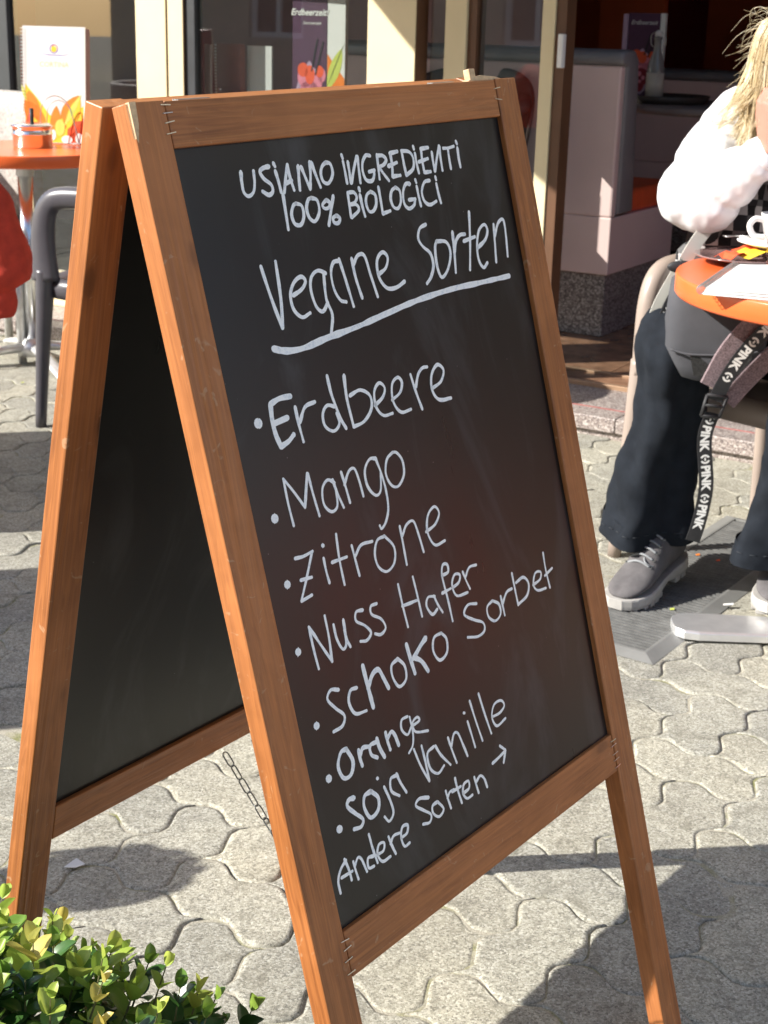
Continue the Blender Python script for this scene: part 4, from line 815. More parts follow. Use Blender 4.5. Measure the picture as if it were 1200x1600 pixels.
# ------------------------------------------------------------------ right table: plate, cup, notebook, glass
tz = 0.7402
plate = empty('plate', (0.712, 3.045, tz), 0, 'round brownish glass plate with a paper napkin near the left rim of the right table', 'plate')
MB().lathe([(0, 0.004), (0.05, 0.004), (0.075, 0.011), (0.098, 0.015), (0.1, 0.018), (0.096, 0.018), (0.07, 0.0135), (0.05, 0.008), (0, 0.008)], 48).build('plate_body', simple('smoky_brown_glaze', (0.24, 0.15, 0.14), 0.12, coat=0.5), plate, smooth=True)
napk = empty('paper_napkin', (0.700, 3.000, tz+0.0185), 0.5, 'crumpled orange and yellow paper napkin on the plate', 'napkin')
mb = MB()
for (x0, y0, w, h, zz, mt_) in ((-0.05, -0.02, 0.06, 0.05, 0.0, 0), (-0.02, -0.04, 0.08, 0.06, 0.004, 1), (0.0, -0.01, 0.08, 0.05, 0.008, 0)):
    mb.cur = mt_
    nn = 5; vs = []
    for i in range(nn):
        for j in range(nn): vs.append((x0+w*i/(nn-1), y0+h*j/(nn-1), zz+0.012*abs(noise.noise(Vector((x0+i*0.4, j*0.5, zz*90))))+0.010*(1-abs(i-2)/2)))
    mb.add(vs, [(i*nn+j, i*nn+j+1, (i+1)*nn+j+1, (i+1)*nn+j) for i in range(nn-1) for j in range(nn-1)])
nm = mb.build('napkin_sheets', [i_re, i_ye], napk); sol = nm.modifiers.new('s', 'SOLIDIFY'); sol.thickness = 0.0008
sau = empty('saucer', (0.776, 3.035, tz+0.012), 0, 'white saucer under the coffee cup, partly over the brown plate', 'saucer')
MB().lathe([(0, 0.018), (0.03, 0.018), (0.055, 0.026), (0.082, 0.034), (0.083, 0.036), (0.055, 0.0295), (0.03, 0.022), (0, 0.022)], 48).build('saucer_body', m_white, sau, smooth=True)
spoon = empty('teaspoon', (0.722, 3.055, tz+0.050), math.radians(160), 'small steel teaspoon lying on the saucer rim', 'spoon')
mb = MB(); mb.tube([(-0.06, 0, 0), (0.0, 0, 0.004), (0.03, 0, 0.002)], [0.0022, 0.0018, 0.0035], 8, [0.0012, 0.0012, 0.0015]); mb.tube([(0.03, 0, 0.002), (0.045, 0, 0.0), (0.055, 0, 0.001)], [0.004, 0.009, 0.002], 12, [0.001, 0.002, 0.001]); mb.build('spoon_body', m_steel, spoon, smooth=True)
cup = empty('coffee_cup', (0.780, 3.035, tz+0.034), math.radians(190), 'white coffee cup with its handle towards the person, on the saucer', 'cup')
MB().lathe([(0, 0), (0.024, 0), (0.026, 0.006), (0.036, 0.03), (0.043, 0.062), (0.0445, 0.068), (0.042, 0.068), (0.036, 0.05), (0.026, 0.014), (0, 0.010)], 40).build('cup_body', m_white, cup, smooth=True)
MB().lathe([(0, 0.052), (0.0375, 0.052), (0.037, 0.050), (0, 0.050)], 32).build('coffee', simple('coffee', (0.12, 0.05, 0.02), 0.2), cup)
MB().tube(spline([(0.040, 0, 0.056), (0.060, 0, 0.058), (0.070, 0, 0.044), (0.060, 0, 0.026), (0.037, 0, 0.022)], 6), 0.0042, 10, 0.006).build('handle', m_white, cup, smooth=True)
nb = empty('notebook', (0.553, 2.668, tz), math.atan2(0.391, 0.166), 'white spiral-bound notebook lying open on the front of the right table', 'notebook')
NL = 0.345
for k in range(3):
    mb = MB(); vs = []; fs = []
    for i in range(9):
        x = NL*i/8
        for j in range(5):
            y = -(0.004+0.26*j/4); cz = 0.0005+k*0.0042+0.003*math.sin(j*0.8)*(k*0.4)+0.0012*noise.noise(Vector((x*20, y*20, k)))
            vs.append((x, y-(0.002*k), cz))
    n0 = len(vs); vs += [(x, y, z+0.0038) for x, y, z in vs]
    for i in range(8):
        for j in range(4):
            a = i*5+j; fs.append((a, a+1, a+6, a+5)); fs.append((n0+a, n0+a+5, n0+a+6, n0+a+1))
    edge = [i*5 for i in range(9)]+[40+j for j in range(1, 5)]+[i*5+4 for i in range(7, -1, -1)]+[j for j in range(3, 0, -1)]
    for a, b2 in zip(edge, edge[1:]+edge[:1]): fs.append((a, b2, b2+n0, a+n0))
    mb.add(vs, fs); mb.build('pages', m_paper, nb)
mb = MB()
for k in range(34):
    x = 0.006+k*(NL-0.012)/33; P = [Vector((x+0.0015*math.sin(a), 0.001+0.0085*math.cos(a), 0.0085+0.0085*math.sin(a))) for a in (2*PI*j/10 for j in range(11))]
    mb.tube(P, 0.00085, 5)
mb.build('spiral_binding', m_zinc, nb)
gl = empty('water_glass', (0.763, 2.965, tz), 0, 'small drinking glass at the right edge of the picture by the notebook', 'glass')
MB().lathe([(0, 0.0), (0.026, 0.0), (0.030, 0.09), (0.0285, 0.09), (0.0245, 0.006), (0, 0.006)], 32).build('glass_body', m_cupglass, gl, smooth=True)
MB().lathe([(0, 0.007), (0.0244, 0.007), (0.0262, 0.055), (0, 0.055)], 24).build('drink', simple('dark_drink', (0.16, 0.05, 0.03), 0.1), gl, smooth=True)
# hold-down mat on the ground
mt = MB(); bd = Vector((0.56, 0.83, 0)).normalized(); bp = Vector((bd.y, -bd.x, 0))
B0 = Vector((0.535, 2.713, 0))
mm = Matrix(((bd.x, -bp.x, 0, B0.x), (bd.y, -bp.y, 0, B0.y), (0, 0, 1, 0.0015), (0, 0, 0, 1)))
mat_ = empty('rubber_mat'); mat_.matrix_world = mm
prop(mat_, 'dark grey ribbed rubber mat lying under the right table and the boots', 'mat')
m_rub = simple('grey_rubber', (0.13, 0.13, 0.125), 0.75, var=0.25, vscale=40, bmp=0.5)
m_rub2 = simple('grey_rubber_edge', (0.20, 0.20, 0.19), 0.6, var=0.15)
MB().box(0.035, 0.95, 0.035, 0.215, 0, 0.0040).build('mat_base', m_rub, mat_)
rb = MB()
for k in range(63): x = 0.040+k*0.0143; rb.box(x, x+0.008, 0.037, 0.213, 0.0041, 0.0068)
o = rb.build('ribs', m_rub, mat_); o['kind'] = 'stuff'
def bev(mb, x0, x1, y0, y1, ax):
    if ax == 'y0': return mb.add([(x0, y0, 0), (x1, y0, 0), (x1, y1, 0.0075), (x0, y1, 0.0075), (x0, y1, 0), (x1, y1, 0)], [(0, 1, 2, 3), (3, 2, 5, 4), (0, 3, 4), (1, 5, 2), (0, 4, 5, 1)])
eb = MB()
eb.loft([[(x, y, z) for (x, y, z) in r] for r in ([(-0.0, -0.0, 0), (-0.0, 0.25, 0), (0.985, 0.25, 0), (0.985, -0.0, 0)], [(0.03, 0.03, 0.0078), (0.03, 0.22, 0.0078), (0.955, 0.22, 0.0078), (0.955, 0.03, 0.0078)], [(0.036, 0.036, 0.0078), (0.036, 0.214, 0.0078), (0.949, 0.214, 0.0078), (0.949, 0.036, 0.0078)], [(0.036, 0.036, 0.001), (0.036, 0.214, 0.001), (0.949, 0.214, 0.001), (0.949, 0.036, 0.001)])], cap=False)
eb.build('bevelled_edge', m_rub2, mat_)

# ------------------------------------------------------------------ unseen parasol and potted ball tree, added for their shadows
par = empty('added_parasol', (2.45, 2.85, 0), 0, 'cream cantilever parasol added out of view to cast the scalloped shadow on the window post', 'parasol')
PC = Vector((-0.45, 4.10, 0))-Vector((2.45, 2.85, 0)); PR = 1.15
m_canvas = simple('cream_canvas', (0.62, 0.55, 0.42), 0.9)
mb = MB(); top = Vector((PC.x, PC.y, 2.52)); N_ = 48; rim = []; val = []
for k in range(N_):
    a = 2*PI*k/N_; ph = (a % (PI/4))/(PI/4); r_ = PR*math.cos(PI/8)/math.cos(ph*PI/4-PI/8)
    rim.append(Vector((PC.x+r_*math.cos(a), PC.y+r_*math.sin(a), 2.12)))
    sc2 = abs(math.sin(PI*((k % 6)/6.0))); val.append(Vector((PC.x+r_*1.003*math.cos(a), PC.y+r_*1.003*math.sin(a), 2.04-0.07*sc2)))
mb.add([top]+rim, [(0, 1+k, 1+(k+1) % N_) for k in range(N_)]); mb.add(rim+val, [(k, (k+1) % N_, N_+(k+1) % N_, N_+k) for k in range(N_)])
cn = mb.build('canopy', m_canvas, par); so = cn.modifiers.new('s', 'SOLIDIFY'); so.thickness = 0.003
MB().tube([(0, 0, 0.05), (0, 0, 2.75)], 0.035, 14).build('pole', m_alu, par, smooth=True)
MB().tube([(0, 0, 2.70), (PC.x, PC.y, 2.66)], 0.025, 12).build('arm', m_alu, par, smooth=True)
MB().tube([(PC.x, PC.y, 2.68), (PC.x, PC.y, 2.20)], 0.02, 12).build('hub', m_alu, par, smooth=True)
MB().box(-0.4, 0.4, -0.4, 0.4, 0.001, 0.06).build('base_plate', m_granite, par, bevel=0.01)
for k in range(8):
    a = PI/4*k; MB().tube([(PC.x, PC.y, 2.49), (PC.x+PR*0.98*math.cos(a), PC.y+PR*0.98*math.sin(a), 2.11)], 0.008, 8).build('rib', m_alu, par)
bt = empty('added_ball_tree', (-1.335, 1.665, 0), 0, 'small clipped ball tree in a pot, added out of view to cast the round shadow', 'potted tree')  # stand-in for the unseen caster of the round shadow
MB().lathe([(0, 0.004), (0.09, 0.004), (0.115, 0.22), (0.125, 0.22), (0.125, 0.24), (0.105, 0.24), (0.10, 0.20), (0, 0.20)], 32).build('pot', simple('terracotta', (0.35, 0.14, 0.07), 0.8), bt, smooth=True)
MB().tube([(0, 0, 0.2), (0.004, 0, 0.35), (0, 0, 0.55)], 0.009, 8).build('trunk', simple('bark', (0.10, 0.07, 0.04), 0.9), bt, smooth=True)
mb = MB(); rt = random.Random(5)
for k in range(1500):
    d = Vector((rt.gauss(0, 1), rt.gauss(0, 1), rt.gauss(0, 1))).normalized(); r_ = 0.088*rt.uniform(0.35, 1)**0.5; p = Vector((0, 0, 0.60))+d*r_
    u = d.orthogonal().normalized(); w = d.cross(u); a = rt.uniform(0, 2*PI); x_ = u*math.cos(a)+w*math.sin(a); y_ = d*0.6+x_.cross(d)*0.6; l_ = rt.uniform(0.010, 0.016)
    mb.add([p-x_*l_, p+y_*l_*0.5, p+x_*l_, p-y_*l_*0.5], [(0, 1, 2, 3)])
mb.build('crown', simple('dark_leaf', (0.04, 0.09, 0.025), 0.6), bt)['kind'] = 'stuff'

# ------------------------------------------------------------------ unseen red cart, added to tint the reflection in the black panel
cart = empty('added_red_cart', (3.05, 1.92, 0), math.radians(8), 'small red cart added out of view for the soft red reflection in the black panel', 'ice cream cart')
m_cart = simple('red_lacquer', (0.50, 0.06, 0.04), 0.35, var=0.06)
MB().box(-0.28, 0.28, -0.30, 0.30, 0.22, 0.84).build('body', m_cart, cart, bevel=0.03)
MB().box(-0.31, 0.31, -0.33, 0.33, 0.842, 0.88).build('counter', m_white, cart, bevel=0.01)
for x in (-0.13, 0.13):
    for y in (-0.15, 0.15): MB().lathe([(0, 0.881), (0.09, 0.881), (0.09, 0.90), (0.02, 0.915), (0.012, 0.94), (0, 0.94)], 20, (x, y, 0)).build('lid', m_chrome, cart, smooth=True)
for x in (-0.2, 0.2):
    for y in (-0.335, 0.335):
        wh = MB(); wh.lathe([(0.10, -0.015), (0.125, -0.015), (0.125, 0.015), (0.10, 0.015), (0.10, -0.015)], 28); wh.lathe([(0, -0.008), (0.03, -0.008), (0.03, 0.008), (0, 0.008)], 16)
        for k in range(6): a = k*PI/3; wh.tube([(0.02*math.cos(a), 0.02*math.sin(a), 0), (0.105*math.cos(a), 0.105*math.sin(a), 0)], 0.006, 6)
        wh.build('wheel', m_black, cart, M=Matrix.Translation((x, y, 0.126)) @ Matrix.Rotation(PI/2, 4, 'X'))
MB().tube(spline([(0.28, -0.22, 0.78), (0.42, -0.22, 0.84), (0.45, 0, 0.85), (0.42, 0.22, 0.84), (0.28, 0.22, 0.78)], 6), 0.014, 10).build('handle', m_chrome, cart, smooth=True)

# ------------------------------------------------------------------ person
m_skin = simple('skin', (0.45, 0.20, 0.145), 0.5, var=0.08, vscale=25)
m_skin.node_tree.nodes['Principled BSDF'].inputs['Subsurface Weight'].default_value = 0.15
m_skin.node_tree.nodes['Principled BSDF'].inputs['Subsurface Radius'].default_value = (0.012, 0.005, 0.003)
m_jacket = simple('white_padded_nylon', (0.70, 0.70, 0.72), 0.40, var=0.02, bmp=0.22, bscale=16)
m_trouser = simple('black_cotton_twill', (0.0135, 0.0165, 0.022), 0.9, spec=0.15, var=0.25, vscale=25, bmp=0.4, bscale=600)
m_inner = simple('taupe_cloth', (0.36, 0.31, 0.28), 0.8, var=0.1)
m_suede = simple('grey_suede', (0.105, 0.098, 0.10), 0.95, var=0.22, vscale=35, bmp=0.5, bscale=350)
m_sole = simple('pale_grey_sole', (0.40, 0.385, 0.36), 0.6, var=0.1, vscale=60)
m_lace = simple('grey_lace', (0.26, 0.27, 0.28), 0.85)
person = empty('person', (0.90, 3.30, 0), 0, 'blond person in white padded jacket and dark flared trousers seated at the right table', 'person')
PI_ = Matrix.Translation((-0.90, -3.30, 0))
def pbuild(mb, name, mat, **k):
    o = mb.build(name, mat, None, **k); o.matrix_local = PI_; o.parent = person; return o
def remesh(o, vox, smooth_it=6, subd=0):
    r_ = o.modifiers.new('remesh', 'REMESH'); r_.mode = 'VOXEL'; r_.voxel_size = vox; r_.use_smooth_shade = True
    s_ = o.modifiers.new('smooth', 'SMOOTH'); s_.iterations = smooth_it; s_.factor = 0.5
def ell(c, r, n=20, m_=12, M=None):
    rings = []
    for i in range(m_+1):
        t = -PI/2+PI*i/m_; rr = max(math.cos(t), 0.02); z = math.sin(t)
        rings.append([Vector((r[0]*rr*math.cos(2*PI*k/n), r[1]*rr*math.sin(2*PI*k/n), r[2]*z)) for k in range(n)])
    if M is not None: rings = [[M @ v for v in q] for q in rings]
    return [[v+Vector(c) for v in q] for q in rings]
# joints
hipR, hipL = Vector((0.82, 3.36, 0.53)), Vector((0.95, 3.24, 0.53))
kneeR, kneeL = Vector((0.605, 3.09, 0.575)), Vector((0.868, 2.985, 0.565))
ankR, ankL = Vector((0.625, 3.185, 0.13)), Vector((0.862, 3.055, 0.12))
chest, neck = Vector((0.885, 3.27, 0.88)), Vector((0.855, 3.19, 1.03))
headc = Vector((0.815, 3.13, 1.125))
shR, shL = Vector((0.748, 3.325, 1.008)), Vector((0.985, 3.09, 0.97))
elR, wrR = Vector((0.630, 3.165, 0.855)), Vector((0.742, 3.030, 0.960))
elL, wrL = Vector((0.99, 2.93, 0.80)), Vector((0.87, 2.93, 0.775))
face_dir = Vector((-0.25, -0.92, -0.12)).normalized()
fside = face_dir.cross(Vector((0, 0, 1))).normalized(); fup = fside.cross(face_dir).normalized()
MH = Matrix((( -fside.x, -face_dir.x, fup.x), (-fside.y, -face_dir.y, fup.y), (-fside.z, -face_dir.z, fup.z)))   # local -y is the face
# body: one continuous skin surface
mb = MB()
mb.loft(ell(headc, (0.073, 0.092, 0.108), M=MH)); mb.loft(ell(headc+MH @ Vector((0, -0.022, -0.055)), (0.052, 0.062, 0.060), M=MH))
mb.loft(ell(headc+MH @ Vector((0, -0.094, -0.015)), (0.011, 0.016, 0.020), 12, 8, M=MH)); mb.loft(ell(headc+MH @ Vector((0, -0.086, 0.006)), (0.009, 0.012, 0.028), 12, 8, M=MH))
for sx in (-1, 1):
    mb.loft(ell(headc+MH @ Vector((sx*0.074, 0.008, -0.010)), (0.008, 0.018, 0.030), 12, 8, M=MH))
    mb.loft(ell(headc+MH @ Vector((sx*0.030, -0.079, 0.012)), (0.015, 0.010, 0.010), 12, 8, M=MH))
mb.loft(ell(headc+MH @ Vector((0, -0.084, -0.050)), (0.024, 0.011, 0.008), 12, 8, M=MH)); mb.loft(ell(headc+MH @ Vector((0, -0.078, -0.085)), (0.022, 0.018, 0.016), 12, 8, M=MH))
mb.tube([headc+Vector((0, 0.02, -0.05)), neck, chest+Vector((0, 0, 0.05))], [0.052, 0.055, 0.09], 16)
mb.tube([chest+Vector((0, 0, 0.10)), chest, Vector((0.90, 3.31, 0.68)), Vector((0.90, 3.31, 0.52))], [0.12, 0.14, 0.13, 0.14], 20)
for a_, b_, c_ in ((shR, elR, wrR), (shL, elL, wrL)): mb.tube([chest+Vector((0, 0, 0.09)), a_, a_.lerp(b_, 0.5), b_, b_.lerp(c_, 0.4), c_], [0.06, 0.048, 0.042, 0.036, 0.035, 0.026], 14)
for a_, b_, c_ in ((hipR, kneeR, ankR), (hipL, kneeL, ankL)): mb.tube([a_, a_.lerp(b_, 0.5), b_, b_.lerp(c_, 0.35), c_], [0.085, 0.072, 0.055, 0.050, 0.034], 16)
# hands with separate fingers
def hand(mb, wr, pd, pn, side, curl, ln=0.078):
    """wr wrist, pd palm direction, pn direction the palm faces, side = towards the thumb"""
    pd = pd.normalized(); pn = (pn-pd*pn.dot(pd)).normalized(); sd_ = pd.cross(pn).normalized()
    if sd_.dot(side) < 0: sd_ = -sd_
    mb.tube([wr-pd*0.01, wr+pd*0.03, wr+pd*0.065, wr+pd*0.088], [0.024, 0.035, 0.040, 0.036], 16, [0.018, 0.016, 0.014, 0.012], up=tuple(pn))
    for k, (off, l) in enumerate(((0.028, 0.072), (0.0095, 0.080), (-0.0095, 0.075), (-0.027, 0.060))):
        b0 = wr+pd*0.075+sd_*off; ang = 0; P = [b0-pd*0.01, b0+pd*0.012]; p = P[-1]; cu_ = curl[k]
        for seg in (0.45, 0.32, 0.23):
            ang += cu_; d = pd*math.cos(ang)+pn*math.sin(ang); p = p+d*(l*seg); P.append(p)
        mb.tube(P, [0.0095, 0.0095, 0.0088, 0.0080, 0.0062], 10)
    b0 = wr+pd*0.025+sd_*0.026; P = [b0, b0+(sd_*0.7+pd*0.6+pn*0.3)*0.03, b0+(sd_*0.8+pd*1.3+pn*0.7)*0.034, b0+(sd_*0.55+pd*2.0+pn*1.2)*0.033]
    mb.tube(P, [0.015, 0.0125, 0.0105, 0.0075], 10)
hand(mb, wrR+Vector((-0.004, -0.004, 0.01)), Vector((-0.10, 0.0, 1.0)), Vector((0.75, 0.5, 0.0)), Vector((-0.2, -1, 0)), (0.55, 0.6, 0.65, 0.75))
hand(mb, wrL, Vector((-1.0, 0.05, -0.12)), Vector((0, 0, -1)), Vector((0, 1, 0)), (0.15, 0.18, 0.2, 0.25))
bodyo = pbuild(mb, 'body', m_skin, smooth=True); remesh(bodyo, 0.0035, 3)
# eyes and lips as small children
for sx in (-1, 1):
    e_ = pbuild(MB().loft(ell(headc+MH @ Vector((sx*0.030, -0.0865, 0.012)), (0.010, 0.0045, 0.0055), 12, 8, M=MH)), 'eye', simple('eye_dark', (0.03, 0.03, 0.035), 0.1), smooth=True)
pbuild(MB().loft(ell(headc+MH @ Vector((0, -0.0935, -0.050)), (0.020, 0.004, 0.0055), 12, 8, M=MH)), 'lips', simple('lip', (0.5, 0.15, 0.13), 0.4), smooth=True)
# glasses temple
gp = [headc+MH @ Vector((0.078, 0.02, 0.012)), headc+MH @ Vector((0.078, -0.09, 0.015))]
gp2 = [headc+MH @ Vector((-0.080, 0.02, 0.012)), headc+MH @ Vector((-0.080, -0.09, 0.015))]
gm = MB()
for P in (gp, gp2): gm.tube(P, 0.0014, 6)
for sx in (-1, 1):
    P = [headc+MH @ Vector((sx*0.036+0.026*math.cos(a), -0.104, 0.010+0.021*math.sin(a))) for a in (2*PI*k/16 for k in range(17))]; gm.tube(P, 0.0013, 6)
gm.tube([headc+MH @ Vector((-0.010, -0.105, 0.012)), headc+MH @ Vector((0.010, -0.105, 0.012))], 0.0013, 6)
pbuild(gm, 'eyeglasses', m_black, smooth=True)

# jacket
def puff(seed, amp, f=14):
    def g(q, p):
        d = (q-p); L = d.length
        if L < 1e-6: return q
        return q+d/L*(amp*noise.noise(q*f+Vector((seed, 0, 0)))+amp*0.5*noise.noise(q*f*2.7))
    return g
def quilt_radii(pts, base, segs, depth=0.013):
    n = len(pts); out = []
    for i in range(n):
        t = i/(n-1); ph = (t*segs) % 1.0; out.append(lerps(base, n)[i]-depth+depth*1.25*abs(math.sin(PI*ph))**0.45)
    return out
mb = MB()
Psl = spline([shR+Vector((0.03, 0.0, 0.012)), shR+Vector((-0.035, -0.035, -0.045)), shR.lerp(elR, 0.62)+Vector((-0.012, 0, 0)), elR+Vector((-0.010, 0.01, 0.004)), elR+Vector((0.018, -0.025, -0.002)), elR.lerp(wrR, 0.45)+Vector((0.0, 0, -0.006)), elR.lerp(wrR, 0.8), wrR+Vector((-0.001, 0, 0.0))], 9)
mb.tube(Psl, quilt_radii(Psl, [0.078, 0.079, 0.073, 0.069, 0.064, 0.057, 0.046, 0.037], 6.0, 0.010), 48, noisef=puff(3, 0.0055, 22))
Psl = spline([shL+Vector((-0.04, 0, 0.01)), shL+Vector((0.02, 0, -0.03)), shL.lerp(elL, 0.6), elL, elL.lerp(wrL, 0.5), wrL+Vector((0.02, 0, 0))], 9)
mb.tube(Psl, quilt_radii(Psl, [0.07, 0.078, 0.072, 0.064, 0.055, 0.042], 4.0), 40, noisef=puff(9, 0.007))
Pt = spline([Vector((0.90, 3.33, 0.56)), Vector((0.905, 3.33, 0.66)), Vector((0.905, 3.31, 0.76)), chest, chest+Vector((-0.008, -0.02, 0.07)), neck+Vector((0.006, 0.02, -0.015)), neck+Vector((0.0, 0.015, 0.03))], 9)
mb.tube(Pt, quilt_radii(Pt, [0.155, 0.165, 0.168, 0.17, 0.155, 0.095, 0.072], 6.0, 0.016), 48, [r*0.78 for r in quilt_radii(Pt, [0.155, 0.16, 0.165, 0.165, 0.14, 0.095, 0.075], 6.0, 0.016)], up=(-0.67, -0.74, 0), noisef=puff(5, 0.008))
jk = pbuild(mb, 'jacket', m_jacket, smooth=True); remesh(jk, 0.0042, 1)
# knitted cuff and hem band
cf_ = MB(); cf_.tube([wrR+Vector((-0.012, 0.014, -0.014)), wrR+Vector((0.0, -0.002, 0.004))], [0.039, 0.034], 24); pbuild(cf_, 'cuff', m_jacket, smooth=True)
# inner taupe layer and patterned scarf
mb = MB(); Pi = spline([Vector((0.86, 3.28, 0.60)), Vector((0.86, 3.27, 0.74)), Vector((0.855, 3.24, 0.88)), neck+Vector((-0.01, -0.03, -0.03))], 7)
mb.tube(Pi, [0.115]*len(Pi), 32, [0.085]*len(Pi), up=(-0.67, -0.74, 0), noisef=puff(2, 0.012, 10)); pbuild(mb, 'sweater', m_inner, smooth=True)
def mat_check():
    m, nt, b = newmat('checked_scarf_wool')
    co = coords(nt, rnd=False); ck = nd(nt, 'ShaderNodeTexChecker', Scale=38.0); nt.links.new(coords(nt, scale=(1, 1.3, 0.8), rnd=False), ck.inputs[0])
    ck.inputs[1].default_value = (0.02, 0.02, 0.022, 1); ck.inputs[2].default_value = (0.42, 0.41, 0.40, 1)
    ck2 = nd(nt, 'ShaderNodeTexChecker', Scale=19.0); nt.links.new(co, ck2.inputs[0]); ck2.inputs[1].default_value = (0.25, 0.25, 0.26, 1); ck2.inputs[2].default_value = (1, 1, 1, 1)
    nt.links.new(mixc(nt, 1.0, ck.outputs[0], ck2.outputs[0], 'MULTIPLY'), b.inputs['Base Color']); b.inputs['Roughness'].default_value = 0.95
    bump(nt, b, noisen(nt, co, 350, 3), 0.6, 0.001); return m
m_check = mat_check()
mb = MB()
P = spline([neck+Vector((-0.06, -0.03, 0.00)), Vector((0.785, 3.15, 0.90)), Vector((0.765, 3.18, 0.83)), Vector((0.705, 3.20, 0.765)), Vector((0.645, 3.19, 0.725)), Vector((0.615, 3.18, 0.69))], 9)
mb.tube(P, lerps([0.035, 0.05, 0.058, 0.055, 0.045, 0.03], len(P)), 24, lerps([0.02, 0.026, 0.028, 0.026, 0.024, 0.02], len(P)), noisef=puff(8, 0.012, 18))
mb.tube(spline([neck+Vector((-0.075, -0.02, 0)), neck+Vector((0, -0.085, -0.005)), neck+Vector((0.07, -0.02, 0)), neck+Vector((0.0, 0.065, 0.01)), neck+Vector((-0.075, -0.015, 0))], 8), 0.034, 18, noisef=puff(4, 0.012, 18))
sc_ = pbuild(mb, 'scarf', m_check, smooth=True)

# trousers: flared legs with folds
def leg_tr(hip, knee, ank, seed, flare_dir, sh=Vector((0, 0, 0))):
    mb = MB()
    shin = (ank-knee)
    P = spline([hip+Vector((0.02, 0.03, 0.0)), hip.lerp(knee, 0.35), hip.lerp(knee, 0.75)+Vector((0, 0, 0.006)), knee+Vector((-0.012, -0.012, -0.008)), knee+shin*0.22+Vector((-0.010, -0.012, 0)), knee+shin*0.5+sh*0.55, knee+shin*0.78+flare_dir*0.012+sh*0.92, ank+flare_dir*0.018+Vector((0, 0, 0.000))+sh], 9)
    n = len(P)
    R1 = lerps([0.105, 0.098, 0.088, 0.078, 0.072, 0.074, 0.084, 0.096], n); R2 = lerps([0.10, 0.09, 0.082, 0.080, 0.076, 0.082, 0.096, 0.114], n)
    up = Vector((flare_dir.x, flare_dir.y, 0.0)).normalized()
    rings = []; K = 56; prev = None
    for i, p in enumerate(P):
        t = (P[min(i+1, n-1)]-P[max(i-1, 0)]).normalized()
        u = up if prev is None else prev
        if prev is None and abs(t.dot(u)) > 0.5: u = Vector((0, 0, 1))
        u = (u-t*u.dot(t)).normalized(); prev = u; w = t.cross(u); ring = []
        s_ = i/(n-1)
        for k in range(K):
            a = 2*PI*k/K
            fold = 0.009*s_*math.sin(3*a+seed+2.0*s_)+0.0085*s_*math.sin(5*a+seed*2+1.5*s_)+0.004*math.sin(2*a+14*s_+seed)
            wr_ = 0.010*noise.noise(Vector((math.cos(a)*2.2+seed, math.sin(a)*2.2, s_*13)))+0.003*noise.noise(Vector((math.cos(a)*6, math.sin(a)*6+seed, s_*26)))
            kk = 1+fold/0.08+wr_/0.08
            ring.append(p+w*(math.cos(a)*R1[i]*kk)+u*(math.sin(a)*R2[i]*kk))
        rings.append(ring)
    # open hem, turned inside
    last = rings[-1]; c = sum(last, Vector())/K
    rings.append([c+(q-c)*0.999+Vector((0, 0, -0.0008)) for q in last]); rings.append([c+(q-c)*0.975 for q in last]); rings.append([c+(q-c)*0.93+Vector((0, 0, 0.05)) for q in last])
    mb.loft(rings, cap=False); return mb, P, rings
fd = Vector((-0.70, -0.71, 0))
mbR, PR, rR = leg_tr(hipR, kneeR, ankR, 1.3, fd, Vector((-0.033, 0.0, 0.0))); mbL, PL_, rL = leg_tr(hipL, kneeL, ankL, 4.1, Vector((-0.35, -0.93, 0)))
mb = MB(); mb.loft(ell(Vector((0.90, 3.33, 0.545)), (0.175, 0.155, 0.11), 32, 16)); 
tr = empty('trousers'); tr.parent = person
def tbuild(m2, nm, mat=m_trouser):
    o = m2.build(nm, mat, None, smooth=True); o.matrix_local = PI_; o.parent = tr; return o
tbuild(mbR, 'trouser_leg'); tbuild(mbL, 'trouser_leg'); tbuild(mb, 'seat_part')
m_stitch = simple('hem_stitching', (0.022, 0.026, 0.033), 0.9)
for rings_ in (rR, rL):
    r_a, r_b = rings_[-7], rings_[-7]
    K = len(r_a); c = sum(r_a, Vector())/K; hm = MB()
    for k in range(0, K):
        if k % 2: continue
        p, q = c+(r_a[k]-c)*1.008, c+(r_a[(k+1) % K]-c)*1.008; hm.tube([p, q], 0.0011, 4)
    o = tbuild(hm, 'hem_stitching', m_stitch)
